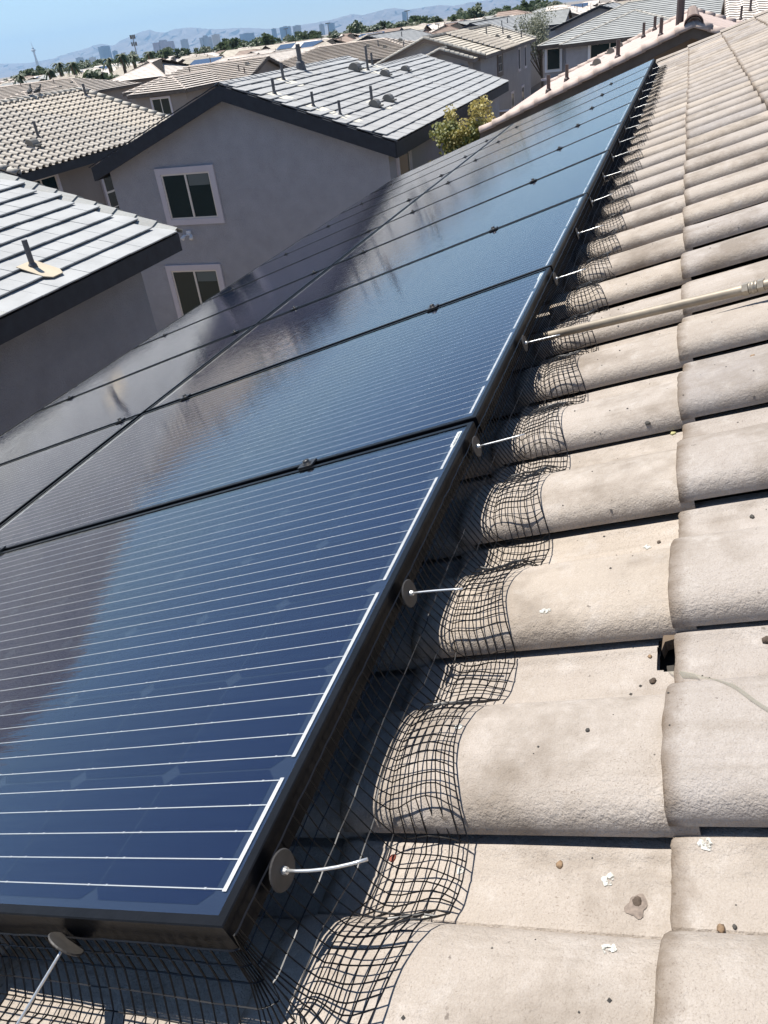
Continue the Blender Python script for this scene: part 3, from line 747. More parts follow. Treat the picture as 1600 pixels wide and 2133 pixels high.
# mid clamps between panels, rails below
g = MB(); g.box((0, 0, 0.0028), (0.030, 0.034, 0.0045)); cl_plate = g.mesh('clamp_plate', M['clamp'])
g = MB(); g.lathe([(0.0, 0.013), (0.0065, 0.013), (0.0075, 0.0115), (0.0075, 0.0058), (0.011, 0.0055), (0.011, 0.0045)], n=10); g.lathe([(0.0, 0.0095), (0.0038, 0.0095), (0.0038, 0.0131)], n=6); cl_bolt = g.mesh('clamp_bolt', M['clamp'], True)
NTH = ['first', 'second', 'third', 'fourth', 'fifth', 'sixth', 'seventh', 'eighth', 'ninth', 'tenth']
for row, vs in ((0, (0.39, 1.42)), (1, (1.775, 3.0))):
    for vi, v in enumerate(vs):
        for k in range(1, 10):
            t = thing('panel_clamp', 'black clamp between the %s and %s %s-row panels, %s edge' % (NTH[k - 1], NTH[k], ('upper', 'lower')[row], ('nearer their top', 'nearer their low')[vi]), 'clamp', group='mid clamps between the panels')
            t['local'] = 1
            t.matrix_basis = PLANE @ Matrix.Translation((UP * k - 0.010, v + rg.uniform(-.012, .012), 0.0))
            put('clamp_plate', cl_plate, t); put('clamp_bolt', cl_bolt, t)
for v, nm in ((0.39, 'uppermost'), (1.42, 'second'), (1.775, 'third'), (3.0, 'lowest')):
    g = MB(); a, b_ = 0.02, 0.041
    g.add([PP(u, v + dv, h) for u in (-0.035, 10.2) for dv, h in ((-a, -0.0365), (a, -0.0365), (a, -0.0365 - b_), (-a, -0.0365 - b_))], [(0, 1, 5, 4), (1, 2, 6, 5), (2, 3, 7, 6), (3, 0, 4, 7), (0, 3, 2, 1), (4, 5, 6, 7)])
    o = g.obj('mounting_rail', M['rail']); tag(o, 'aluminium mounting rail under the panels, %s of the four rails' % nm, 'rail', 'rails under the panels')

# ================================================================== WIRE MESH GUARD (follows the frame, folds out over the tiles)
cols = []            # (base u, base v, outward dir (du, dv))
sp = 0.0148; n_front = 101; 
for i in range(n_front, 0, -1): cols.append((0.0, 0.012 + i * sp, (-1.0, 0.0)))
for i in range(9): a = math.pi / 2 * (i + 0.5) / 9; cols.append((0.006 - 0.006 * math.cos(a), 0.006 - 0.006 * math.sin(a), (-math.cos(a), -math.sin(a))))
n_top = int(10.16 / sp)
for i in range(n_top): cols.append((0.008 + i * sp, 0.0, (0.0, -1.0)))
NR = 13; vs = []
for ci, (bu, bv, (du, dv)) in enumerate(cols):
    s = ci * sp
    wob = 0.010 * mnoise.noise(Vector((s * 2.2, 0, 3))) + 0.006 * mnoise.noise(Vector((s * 8, 1, 3)))
    front = du < -0.5
    reach = (0.110 if not front else 0.135) + wob
    ph = ((bu - U0) % PITCH) / PITCH
    if not front: reach += 0.012 * math.cos(2 * math.pi * (ph - 0.86)) 
    lift = 0.0
    if front: lift = 0.010 * mnoise.noise(Vector((s * 3, 7, 1)))
    for r in range(NR):
        t = r / (NR - 1)
        dd = 0.0055 + reach * (0.02 + 0.98 * max(0, (t - 0.16) / 0.84) ** 1.15) if t > 0.16 else 0.0055 + 0.1 * t * reach
        u = bu + du * dd; v = bv + dv * dd
        # sideways gather at the pan: threads bunch towards the fold
        if not front and abs(dv) > 0.9:
            fold = math.exp(-(((ph - 0.80 + 0.5) % 1 - 0.5) / 0.13) ** 2); u -= fold * 0.022 * t * t * math.sin((ph - 0.70) * 9) + 0.024 * t * mnoise.noise(Vector((s * 5, t * 2, 9)))
        surf = TS(u, v) + 0.0035
        h0 = -0.013 if not front else -0.022 - 0.012 * max(0, mnoise.noise(Vector((s * 4, 2, 2))) + 0.3)
        hang = h0 - 0.105 * min(1, t / 0.45) - 0.01 * t
        k = min(1, max(0, (t - 0.22) / 0.33)); k = k * k * (3 - 2 * k)
        h = hang * (1 - k) + (surf + 0.007 * (1 + mnoise.noise(Vector((u * 24, v * 24, 4)))) * (0.5 + 0.8 * t)) * k
        h = max(h, surf) + lift * math.sin(math.pi * t)
        h += 0.0022 * mnoise.noise(Vector((u * 40, v * 40, 1)))
        vs.append(PP(u, v, h))
fs = []
for c in range(len(cols) - 1):
    for r in range(NR - 1): a = c * NR + r; fs.append((a, a + 1, a + NR + 1, a + NR))
g = MB(); g.add(vs, fs); gd = g.obj('wire_mesh_guard', M['wire'])
md = gd.modifiers.new('wires', 'WIREFRAME'); md.thickness = 0.0023; md.use_replace = True; md.use_even_offset = False; md.use_boundary = True
tag(gd, 'black wire mesh guard folded from the panel edge onto the beige tiles', 'mesh guard')
# clips: disc and rod holding the mesh
g = MB(); g.lathe([(0.0, 0.0018), (0.0185, 0.0012), (0.0195, 0.0), (0.0185, -0.0012), (0.0, -0.0018)], n=24); disc = g.mesh('clip_disc', M['disc'], False)
g = MB(); g.lathe([(0.0, 0.006), (0.0035, 0.006), (0.0045, 0.0), (0.0, 0.0)], n=8); hub = g.mesh('clip_hub', M['rod'])
def clip(u, v, h, d, L, label, bend=0.0):
    t = thing('mesh_clip', label, 'clip', group='clips along the mesh guard'); t['local'] = 1
    t.matrix_basis = PLANE @ Matrix.Translation((u, v, h)) @ Vector(d).to_track_quat('Z', 'Y').to_matrix().to_4x4()
    put('clip_disc', disc, t); put('clip_hub', hub, t)
    g = MB(); pts = [(bend * (k / 6) ** 2 * L, 0, 0.002 + L * k / 6) for k in range(7)]; g.tube(pts, 0.0016, 8); put('clip_rod', g.mesh('clip_rod', M['rod'], True), t)
CU = [0.074, 0.498, 0.928, 1.444, 1.962, 2.495, 2.975, 3.502, 3.994, 4.46, 4.954, 5.43, 5.93, 6.45, 7.0, 7.6, 8.3, 9.1]
for k, u in enumerate(CU):
    hh = [-0.026, -0.025, -0.024, -0.024, -0.028, -0.033, -0.031][k] if k < 7 else -0.036
    clip(u, -0.012, hh, (rg.uniform(-.12, .08), -1, rg.uniform(-.12, .0)), rg.uniform(0.078, 0.09), 'mesh clip with disc and rod, %s from the near corner, upper edge' % ['one', 'two', 'three', 'four', 'five', 'six', 'seven', 'eight', 'nine', 'ten', 'eleven', 'twelve', 'thirteen', 'fourteen', 'fifteen', 'sixteen', 'seventeen', 'eighteen'][k], bend=(0.22 if k == 0 else rg.uniform(-.06, .06)))
clip(-0.0135, 0.206, -0.022, (-0.92, 0.55, -0.46), 0.092, 'mesh clip with bright rod under the lower front edge of the nearest panel')

# ================================================================== CONDUIT
cd = thing('conduit', 'tan painted metal conduit with a coupling crossing the tiles from the array', 'conduit', PP(1.5, -0.35, -0.06))
def cpt(v): return PP(1.668 + 0.285 * (v - 0.03), v, -0.088 - 0.012 * v)
g = MB(); g.tube([cpt(0.14 - 0.06 * k) for k in range(19)], 0.0108, 14); g.obj('conduit_tube', M['emt'], cd, True)
def along(v0, prof, nm, n=16, mat='emtnut', sm=True):
    p0, p1 = cpt(v0), cpt(v0 - 0.06); Mx = dirM(p0, p1 - p0) @ Matrix.Rotation(-math.pi / 2, 4, 'X')
    g = MB(); g.lathe(prof, n=n, M=Mx); return g.obj(nm, M[mat], cd, sm)
cvv = -0.475
along(cvv, [(0.0108, 0), (0.0145, 0.0), (0.0145, 0.012), (0.0128, 0.013)], 'coupling_nut', 6, sm=False)
along(cvv - 0.013, [(0.0128, 0), (0.0128, 0.005), (0.0142, 0.0055), (0.0142, 0.010), (0.0128, 0.0105), (0.0128, 0.016)], 'coupling_body')
along(cvv - 0.029, [(0.0128, 0), (0.0145, 0.001), (0.0145, 0.013), (0.0108, 0.0135)], 'coupling_nut', 6, sm=False)

# ================================================================== SMALL THINGS ON THE TILES
def lump(name, u, v, r, mat, label, cat, flat=0.6, seed=0, group=None):
    u, v = drop(u, v); r *= 0.72
    rr_ = random.Random(seed); g = MB(); vs = []; fs = []; n, mN = 9, 6
    for i in range(mN + 1):
        th_ = math.pi * i / mN
        for k in range(n):
            a = 2 * math.pi * k / n; d = Vector((math.sin(th_) * math.cos(a), math.sin(th_) * math.sin(a), math.cos(th_)))
            q = r * (1 + 0.45 * mnoise.noise(d * 1.7 + Vector((seed * 3.3, 0, 0))) + 0.2 * mnoise.noise(d * 5 + Vector((seed, 0, 0))))
            vs.append(PP(u + d.x * q * 1.25, v + d.y * q, TS(u, v) + flat * r * 0.45 + d.z * q * flat))
    for i in range(mN):
        for k in range(n): fs.append((i * n + k, i * n + (k + 1) % n, (i + 1) * n + (k + 1) % n, (i + 1) * n + k))
    g.add(vs, fs); o = g.obj(name, mat, None, True); tag(o, label, cat, group); return o
def splat(name, u, v, r, mat, label, cat, seed=0, group=None, el=1.0):
    u, v = drop(u, v)
    g = MB(); rr_ = random.Random(seed); n = 26; vs = [PP(u, v, TS(u, v) + 0.0014)]; rim = []
    for k in range(n):
        a = 2 * math.pi * k / n; q = r * (0.85 + 0.40 * mnoise.noise(Vector((math.cos(a) * 1.2 + seed * 4, math.sin(a) * 1.2, 0))) + 0.08 * rr_.random())
        uu, vv = u + math.cos(a) * q * el, v + math.sin(a) * q; rim.append((uu, vv))
        vs.append(PP(u + math.cos(a) * q * el * .75, v + math.sin(a) * q * .75, TS(uu, vv) + 0.0014))
    for uu, vv in rim: vs.append(PP(uu, vv, TS(uu, vv) + 0.0009))
    fs = [(0, 1 + k, 1 + (k + 1) % n) for k in range(n)] + [(1 + k, 1 + n + k, 1 + n + (k + 1) % n, 1 + (k + 1) % n) for k in range(n)]
    g.add(vs, fs); o = g.obj(name, mat); tag(o, label, cat, group)
    o.data.polygons.foreach_set('use_smooth', [True] * len(o.data.polygons)); return o
DR = 'white bird droppings on the tiles'
splat('bird_dropping', 0.159, -0.374, 0.0075, M['dropping'], 'white bird dropping at lower right, on the tile past the course seam', 'bird dropping', 1, DR)
splat('bird_dropping', 0.123, -0.294, 0.0068, M['dropping'], 'pale bird dropping with a twig, between the leaf and the dark dung', 'bird dropping', 2, DR)
splat('bird_dropping', 0.129, -0.153, 0.0045, M['dropping'], 'small white bird dropping left of the brown leaf', 'bird dropping', 3, DR)
splat('bird_dropping', 0.084, -0.131, 0.0062, M['dropping'], 'white bird dropping beside the cut end of the wire mesh', 'bird dropping', 4, DR)
splat('bird_dropping', 0.062, -0.300, 0.0072, M['dropping'], 'faint white bird dropping on the crease below the dark dung', 'bird dropping', 5, DR, 1.0)
splat('bird_dropping', 0.515, -0.178, 0.0085, M['dropping'], 'pale bird dropping on the barrel left of the broken tile', 'bird dropping', 6, DR, 0.6)
splat('bird_dropping', 0.317, -0.102, 0.006, M['dropping'], 'white bird dropping touching the outer edge of the mesh', 'bird dropping', 8, DR)
splat('bird_dropping', 0.624, -0.305, 0.0065, M['dropping'], 'pale bird dropping next to the small brown dung above the break', 'bird dropping', 9, DR)
splat('tile_stain', 0.099, -0.319, 0.011, plain('dark_damp_stain', (0.20, 0.16, 0.13), 0.95, var=0.3, vscale=200), 'dark round stain under the dung on the lowest middle tile', 'stain', 11, None, 1.25)
lump('bird_dung', 0.103, -0.320, 0.0062, M['dung'], 'dark crumbly dung heap at lower right of the near tile', 'dung', 0.5, 4)
lump('bird_dung', 0.362, -0.323, 0.0055, M['dung'], 'dark grey dung pellet just below the broken tile corner', 'dung', 0.7, 5)
lump('bird_dung', 0.631, -0.321, 0.0042, M['dung'], 'brown dung on the pan above the broken corner', 'dung', 0.5, 6)
lump('dried_leaf', 0.137, -0.249, 0.0052, M['pebble'], 'curled brown dried leaf on the near tile', 'leaf', 0.35, 7)
lump('rust_crust', 0.142, -0.074, 0.0055, M['rust'], 'rusty red crust under the wire mesh near the first clip', 'crust', 0.4, 8)
lump('pebble', 0.441, -0.436, 0.0068, M['dung'], 'dark rough lump at the right edge beside the cracked tile', 'pebble', 0.8, 9)
lump('pebble', 0.704, -0.435, 0.0045, M['pebble_d'], 'small dark round pebble on the pale pan right of the course seam', 'pebble', 0.9, 10)
lump('pebble', 0.957, -0.299, 0.007, M['pebble_d'], 'dark brown stone lying in the tile pan near the seam', 'pebble', 0.7, 12)
lump('pebble', 0.297, -0.258, 0.0032, M['pebble_d'], 'tiny dark pebble on the crest of the second barrel', 'pebble', 0.8, 13)
lump('pebble', 0.083, -0.384, 0.0046, M['pebble'], 'olive brown pebble low on the right-hand tile', 'pebble', 0.8, 14)
lump('pebble', 0.085, -0.394, 0.0028, M['pebble_d'], 'tiny dark pebble right of the olive pebble', 'pebble', 0.8, 15)
lump('pebble', 0.402, -0.318, 0.0035, M['pebble'], 'small brown crumb under the hole in the roof', 'pebble', 0.8, 16)
lump('pebble', 1.306, -0.468, 0.0085, M['pebble'], 'yellow brown lichen lump on the grey barrel near the right edge', 'pebble', 0.5, 17)
lump('pebble', 1.037, -0.322, 0.0075, plain('lichen', (0.36, 0.34, 0.16), 0.95, var=0.4, vscale=200), 'pale yellow lichen crust on the barrel below the conduit', 'lichen', 0.4, 18)
cr_ = random.Random(77); g = MB()
for k in range(420):
    u, v = cr_.uniform(-0.15, 3.2), cr_.uniform(-1.0, -0.125); r = cr_.choice((0.0009, 0.0012, 0.0016, 0.0022)); h = TS(u, v)
    vs = [PP(u + a * r, v + b_ * r, h + c * r) for a, b_, c in ((1, .2, .3), (-.2, 1, .2), (-1, -.1, .4), (.1, -1, .2), (0, .1, 1.1))]
    g.add(vs, [(0, 1, 4), (1, 2, 4), (2, 3, 4), (3, 0, 4)])
o = g.obj('grit', M['pebble_d']); o['kind'] = 'stuff'; o['label'] = 'scattered dark grit on the beige roof tiles'
# dried sealant ribbon from the crack
g = MB(); path = [(0.372, -0.338, .004), (0.366, -0.352, .008), (0.362, -0.366, .006), (0.356, -0.38, .004), (0.350, -0.392, .006), (0.340, -0.404, .0085), (0.327, -0.414, .009), (0.314, -0.424, .007), (0.301, -0.436, .007), (0.285, -0.452, .005)]
vs = []
path = [(*drop(u, v), w_) for u, v, w_ in path]
for u, v, w_ in path: vs += [PP(u + w_, v, TS(u + w_, v) + 0.0012), PP(u, v - .002, TS(u, v) + 0.0034), PP(u - w_ * .6, v - .003, TS(u - w_ * .6, v) + 0.0012)]
g.add(vs, [q for i in range(len(path) - 1) for q in ((3 * i, 3 * i + 1, 3 * i + 4, 3 * i + 3), (3 * i + 1, 3 * i + 2, 3 * i + 5, 3 * i + 4))])
o = g.obj('sealant_strip', M['caulk'], None, True); tag(o, 'dried clear sealant strip trailing from the cracked tile to the right edge', 'sealant')

# ================================================================== NEIGHBOUR HOUSES
X_, Y_ = (1, 0, 0), (0, 1, 0); NX_, NY_ = (-1, 0, 0), (0, -1, 0)
NB = 'houses of the neighbourhood'
FT_L, FT_G, ST_S = flat_tile('flat_tile', M['flat_l']), flat_tile('flat_tile_grey', M['flat_g']), s_tile('s_tile', M['stile'])
# --- house at lower left: bright flat tile, slate eave
L = house('grey house at the left edge with bright flat tile roof and slate eave', -29.1, -7.1, -9, 10.9, 5.5, 1 / 3, wall=M['stucco_l'], roofm=M['flat_far'], capm=M['flat_l'], skip=('+',), fd=0.26, rake_caps=True, capjoin=False, capr=0.17, ov=0.5, capstep=0.36)
tile_field(L, (-7.06, -9, 5.50), (-7.06, 10.9, 5.50), (-18.1, -9, 9.18), (-18.1, 10.9, 9.18), FT_L, 0.325, 0.345, 296, M['flat_far'], jit=0.003)
vent_pipe(L, (-7.62, 8.2, 5.70), 0.42, 0.037, M['pipe'], (1, 1 / 3, 0.36, 0.34), M['flange'])
# --- big grey gable house
Gh = house('mauve-grey stucco house with a broad gable wall and pale striped tile roof', -15.4, -6.3, 20.0, 29.6, 5.45, 0.365, wall=M['stucco_m'], capm=M['flat_g'], skip=('+',), fd=0.36, ov=0.32, capjoin=False, capr=0.14)
house('', -13.3, -6.3, 29.6, 35.2, 5.45, 0.365, wall=M['stucco_m'], capm=M['flat_g'], skip=('+',), fd=0.30, ov=0.32, root=Gh, rake_caps=True, capr=0.14)
G_T = 5.45 + 0.365 * 4.55
tile_field(Gh, (-6.27, 20.0, 5.45), (-6.27, 29.6, 5.45), (-10.85, 20.0, G_T), (-10.85, 29.6, G_T), FT_G, 0.325, 0.345, 292, M['flat_far'], th=0.036, lift=0.012, jit=0.005, rot=0.010)
tile_field(Gh, (-6.27, 29.6, 5.45), (-6.27, 35.2, 5.45), (-9.8, 29.6, 5.45 + 0.365 * 3.5), (-9.8, 35.2, 5.45 + 0.365 * 3.5), FT_G, 0.325, 0.345, 0, M['flat_far'], th=0.036, lift=0.012, jit=0.005, rot=0.010)
rkm = flat_tile('rake_tile', M['fascia'], 0.05, 0.40, 0.22)
for sgn, xe in ((1, -6.3), (-1, -15.4)):      # dark rake tiles along the gable edge
    p0 = Vector((xe, 19.985, 5.45 - 0.16)); p1 = Vector((-10.85, 19.985, G_T - 0.16)); n_ = 14
    for k in range(n_):
        d = (p1 - p0); y = d.normalized(); x = Vector((0, 1, 0)); z = x.cross(y)
        if z.z < 0: x = -x; z = -z
        Mx = Matrix((x, y, z)).transposed().to_4x4(); Mx.translation = p0 + d * (k / n_) + Vector((0, -0.035 - 0.004 * (k % 2), 0.004 * (k % 3))) + (Vector((0, 0.05, 0)) if x.y < 0 else Vector())
        put('rake_tile', rkm, Gh, Matrix.Translation(-Gh.location) @ Mx)
gy = 20.32
window(Gh, (-12.62, gy, 4.50), X_, NY_, 1.56, 1.22, 0.16, blinds=True)
window(Gh, (-13.07, gy, 1.72), X_, NY_, 1.56, 1.42, 0.16, blinds=True)
window(Gh, (-6.62, 21.55, 4.62), (0, 1, 0), X_, 1.0, 1.35, 0.15, split=None, blinds=True)
window(Gh, (-6.62, 31.4, 4.6), (0, 1, 0), X_, 0.9, 1.2, 0.14, split='h')
window(Gh, (-6.62, 26.0, 1.6), (0, 1, 0), X_, 1.5, 1.2, 0.14)
fl = thing('flood_light', 'white twin flood light on the gable wall below the upper window', 'light', (-12.93, gy, 3.46))
g = MB(); g.box((-12.93, gy - 0.03, 3.5), (0.13, 0.06, 0.13)); fm_ = g.obj('lamp_base', M['white'], fl)
for sx in (-1, 1):
    g = MB(); c0 = Vector((-12.93 + sx * 0.03, gy - 0.06, 3.47)); c1 = c0 + Vector((sx * 0.09, -0.05, -0.03)); c2 = c1 + Vector((sx * 0.03, -0.10, -0.07))
    g.tube([c0, c1], 0.015, 8); g.tube([c1 - Vector((0, -0.02, 0)), c1, c2], [0.03, 0.045, 0.06], 12); g.obj('lamp_head', M['white'], fl, True)
def gz(x): return 5.45 + 0.365 * (-6.3 - x)
for (x, y, h, r) in ((-10.28, 22.7, 0.50, 0.04), (-9.7, 20.75, 0.44, 0.04), (-8.66, 20.75, 0.42, 0.035), (-7.95, 20.75, 0.42, 0.035), (-7.98, 23.4, 0.50, 0.04), (-9.65, 28.1, 0.78, 0.038), (-9.89, 29.3, 0.45, 0.038)):
    vent_pipe(Gh, (x, y, gz(x)), h, r, M['pipe'], (1, 0.365, 0.55, 0.5))
g = MB(); x, y = -10.66, 24.9; g.tube([(x, y, gz(x) - .1), (x, y, gz(x) + 0.62)], 0.07, 12); g.tube([(x, y, gz(x)), (x, y, gz(x) + 0.25), (x, y, gz(x) + 0.3)], [0.17, 0.13, 0.09], 12); g.tube([(x, y, gz(x) + 0.62), (x, y, gz(x) + 0.66)], 0.10, 12); g.tube([(x, y, gz(x) + .66), (x, y, gz(x) + 0.74)], 0.065, 12)
g.obj('flue_pipe', M['pipe'], Gh)
for (x, y, s) in ((-9.84, 27.4, 1.1), (-9.07, 28.1, 0.9), (-9.0, 30.2, 0.85), (-7.77, 23.0, 0.9), (-7.79, 24.3, 0.9)): roof_vent(Gh, (x, y, gz(x)), 1, 0.365, s)
# --- S-tile house behind, at the left
Sh = house('taupe house at the far left with cream S-tile roof and two pigeons', -26.5, -17.45, 19.4, 29.2, 5.5, 0.36, wall=M['stucco_t'], roofm=M['stile_far'], capm=M['cap'], skip=('+',), fasc=M['fascia'], flat=False, rake_caps=True, capjoin=False, capr=0.13, ov=0.55, fd=0.26, capstep=0.38)
S_T = 5.5 + 0.36 * 4.525
tile_field(Sh, (-17.38, 19.4, 5.50), (-17.38, 29.2, 5.50), (-21.975, 19.4, S_T), (-21.975, 29.2, S_T), ST_S, 0.30, 0.36, 296, M['stile_far'], th=0.05, stag=0.0, jit=0.004, rot=0.008)
window(Sh, (-17.98, 20.75, 4.55), Y_, X_, 1.45, 1.3, 0.11, grid=None)
window(Sh, (-17.98, 24.2, 4.2), Y_, X_, 1.0, 2.0, 0.10, split='h', grid=(2, 4))
window(Sh, (-17.98, 21.0, 1.6), Y_, X_, 1.5, 1.3, 0.11)
def sz(x): return 5.5 + 0.36 * (-17.45 - x)
vent_pipe(Sh, (-19.1, 22.6, sz(-19.1)), 0.55, 0.045, M['pipe']); vent_pipe(Sh, (-21.3, 29.0 - .5, sz(-21.3)), 0.5, 0.05, M['pipe'])
roof_vent(Sh, (-18.65, 21.7, sz(-18.65)), 1, 0.36, 1.0)
def pigeon(loc, rz, label, up):
    t = thing('pigeon', label, 'pigeon', loc, 'pigeons on the ridge'); t.rotation_euler = (0, 0, rz); t['local'] = 1
    g = MB(); g.tube([(-0.19, 0, 0.085), (-0.13, 0, 0.10), (-0.08, 0, 0.12), (0.0, 0, 0.145), (0.06, 0, 0.175 + up), (0.09, 0, 0.225 + up), (0.10, 0, 0.262 + up), (0.115, 0, 0.285 + up), (0.14, 0, 0.287 + up), (0.155, 0, 0.28 + up), (0.178, 0, 0.273 + up)], [0.028, 0.038, 0.06, 0.078, 0.066, 0.042, 0.032, 0.033, 0.027, 0.012, 0.003], 10)
    g.obj('body', M['bird'], t, True)
    for s_ in (-1, 1):
        q = MB(); q.tube([(0.05, s_ * 0.062, 0.165), (-0.03, s_ * 0.075, 0.15), (-0.12, s_ * 0.05, 0.115), (-0.2, s_ * 0.02, 0.095)], [0.02, 0.035, 0.022, 0.006], 8); q.obj('wing', M['bird'], t, True)
        q = MB(); q.tube([(0.01, s_ * 0.03, 0.09), (0.015, s_ * 0.03, 0.0)], 0.007, 6); q.tube([(0.0, s_ * 0.03, 0.0), (0.045, s_ * 0.03, 0.0)], 0.005, 6); q.obj('leg', M['pebble'], t)
pigeon((-21.97, 26.3, S_T + 0.14), R(100), 'upright dark pigeon standing left on the S-tile ridge', 0.03)
pigeon((-21.97, 26.75, S_T + 0.14), R(60), 'dark pigeon leaning forward right of its mate on the S-tile ridge', -0.02)
# --- pinkish house beyond our roof
Ph = house('house with pinkish barrel tile roof just beyond the far end of the array', -4.3, 5.2, 20.7, 33.0, 5.45, 0.363, wall=M['stucco_b'], roofm=M['pink'], capm=M['pinkcap'], flat=False, barrel=0.28, amp=0.03, step=0.025, fasc=M['fascia_b'], capjoin=False, capr=0.15, capstep=0.36, fd=0.24, ov=0.5)
P_T = 5.45 + 0.363 * 4.75
pcm = cap_mesh('rake_tile', M['pinkcap'], 0.15, 0.42, nb=8)
for xe in (-4.3, 5.2):
    for ye in (20.74, 32.96): caps(Ph, (xe, ye, 5.42), (0.45, ye, P_T - 0.03), pcm, 0.36, name='rake_tile', lift=0.02)
for k in range(3): put('ridge_end_cap', cap_mesh('ridge_end', M['browncap'], 0.19, 0.42, nb=9), Ph, Matrix.Translation(-Ph.location) @ dirM(Vector((0.45, 20.62 + 0.36 * k, P_T + 0.03)), (0, 1, 0)))
def pz(x): return 5.45 + 0.363 * (x + 4.3)
for (x, y, h, r) in ((-3.07, 23.7, 0.45, 0.05), (-2.81, 25.5, 0.45, 0.05), (-1.24, 22.7, 0.45, 0.05), (-0.96, 29.7, 0.45, 0.045), (-0.27, 22.9, 0.45, 0.045), (-0.69, 31.4, 0.45, 0.05)): vent_pipe(Ph, (x, y, pz(x)), h, r, M['pipe_b'])
for (x, y) in ((-2.02, 25.8), (-1.98, 30.2), (-1.83, 32.0)): roof_vent(Ph, (x, y, pz(x)), -1, 0.363, 0.7, M['ventm'])
g = MB(); x, y = 0.12, 25.7; g.tube([(x, y, pz(x) - .1), (x, y, pz(x) + 0.75)], 0.10, 12); g.tube([(x, y, pz(x)+.75), (x, y, pz(x) + 0.80)], 0.14, 12); g.tube([(x, y, pz(x) + .8), (x, y, pz(x) + 0.95)], 0.085, 12); g.obj('flue_pipe', M['pipe_b'], Ph)

# ------------------------------------------------------------------ second row across the street
def ventset(root, pts, sx, zf, sl2, mat=None):
    for x, y, k in pts:
        if k: vent_pipe(root, (x, y, zf(x, y)), 0.55, 0.05, mat or M['pipe'])
        else: roof_vent(root, (x, y, zf(x, y)), sx, sl2, 0.9)
M['cream'] = plain('cream_tile_courses', (0.66, 0.595, 0.525), 0.8, var=0.12, vscale=1.0)
M['creamcap'] = plain('cream_cap', (0.52, 0.44, 0.37), 0.8, var=0.15)
M['tan'] = plain('tan_tile_courses', (0.47, 0.42, 0.34), 0.8, var=0.14, vscale=1.0)
M['brownroof'] = plain('brown_tile_courses', (0.30, 0.225, 0.18), 0.85, var=0.14, vscale=1.0)
M['greyroof'] = plain('grey_slate_courses', (0.34, 0.345, 0.33), 0.7, var=0.14, vscale=1.0)
M['solarfar'] = plain('solar_array_blue', (0.05, 0.075, 0.12), 0.15)
C1 = house('cream striped roof house with a hipped front wing behind the S-tile ridge', -46, -33.6, 66.5, 75.5, 5.5, 0.30, axis='x', ends='hg', wall=M['stucco_t'], roofm=M['cream'], capm=M['creamcap'], fasc=M['fascia_b'], step=0.13, E=0.42)
house('', -41.5, -36, 60.5, 71, 5.5, 0.33, ends='hg', wall=M['stucco_t'], roofm=M['cream'], capm=M['creamcap'], fasc=M['fascia_b'], root=C1, step=0.13, E=0.42)
ventset(C1, ((-40.5, 69.2, 1), (-35.2, 68.2, 1), (-35.0, 69.5, 0), (-34.4, 67.6, 1)), 1, lambda x, y: 5.5 + 0.3 * (y - 66.5), 0.0, M['pipe_b'])
window(C1, (-38.8, 60.94, 4.5), X_, NY_, 1.6, 1.2, 0.12)
C3 = house('cream striped roof house with hips behind the ridge of the grey house', -38.5, -21, 76, 87, 5.45, 0.27, axis='x', ends='hh', wall=M['stucco_t'], roofm=M['cream'], capm=M['creamcap'], fasc=M['fascia_b'], step=0.13, E=0.42)
ventset(C3, ((-27.5, 79.6, 0), (-26.4, 79.4, 1), (-25.6, 78.8, 0), (-23.6, 78.2, 1), (-24.5, 80.2, 0)), 1, lambda x, y: 5.45 + 0.27 * (y - 76), 0.0)
house('brown gabled house with cream roof seen left of the flue pipe', -47, -37.5, 80, 96, 5.4, 0.30, wall=M['stucco_b'], roofm=M['cream'], capm=M['creamcap'], fasc=M['fascia'], step=0.05)
C2 = house('wide cream striped roof house at the left behind the pigeons', -93, -66, 88, 100, 5.2, 0.28, axis='x', ends='hh', wall=M['stucco_t'], roofm=M['cream'], capm=M['creamcap'], fasc=M['fascia_b'], step=0.15, E=0.5)
house('', -76, -69, 82, 94, 5.2, 0.28, ends='hg', wall=M['stucco_t'], roofm=M['cream'], capm=M['creamcap'], fasc=M['fascia_b'], root=C2, step=0.15, E=0.5)
ventset(C2, ((-84, 92, 1), (-79, 93, 1), (-73.5, 92.5, 1), (-70.5, 92, 0), (-71.5, 91, 0)), 1, lambda x, y: 5.2 + 0.28 * (y - 88), 0.0, M['pipe_b'])
C4 = house('cream striped roof house at the left edge of the picture', -100, -72, 74, 84, 4.5, 0.27, axis='x', ends='gh', wall=M['stucco_t'], roofm=M['cream'], capm=M['creamcap'], fasc=M['fascia_b'], step=0.15, E=0.5)
ventset(C4, ((-80, 77, 1), (-77.5, 77.6, 1), (-81, 76.5, 0), (-75, 78, 1)), 1, lambda x, y: 4.5 + 0.27 * (y - 74), 0.0, M['pipe_b'])
H10 = house('grey slate house with two dark stepped gables and fine striped roof', -39.6, -26, 95, 112, 5.05, 0.32, wall=M['stucco_m'], roofm=M['flat_far'], capm=M['fascia'], fasc=M['fascia'], step=0.05, rake_caps=True)
house('', -33.4, -26.4, 93.2, 96, 5.0, 0.32, wall=M['stucco_m'], roofm=M['flat_far'], capm=M['fascia'], fasc=M['fascia'], root=H10)
ventset(H10, ((-31, 102, 1), (-29, 104, 0), (-28, 99, 0)), 1, lambda x, y: 5.05 + 0.32 * (-26 - x), 0.32)
H5 = house('tan roof house with double front gable, small window and S-tile band', -20.7, -12.4, 60, 82, 5.45, 0.345, wall=M['stucco_g'], roofm=M['tan'], capm=M['cap'], fasc=M['trimdark'], flat=False, skip=('+',), rake_caps=True, step=0.05, capr=0.16)
g = MB(); zt5 = 5.45 + 0.345 * 4.15
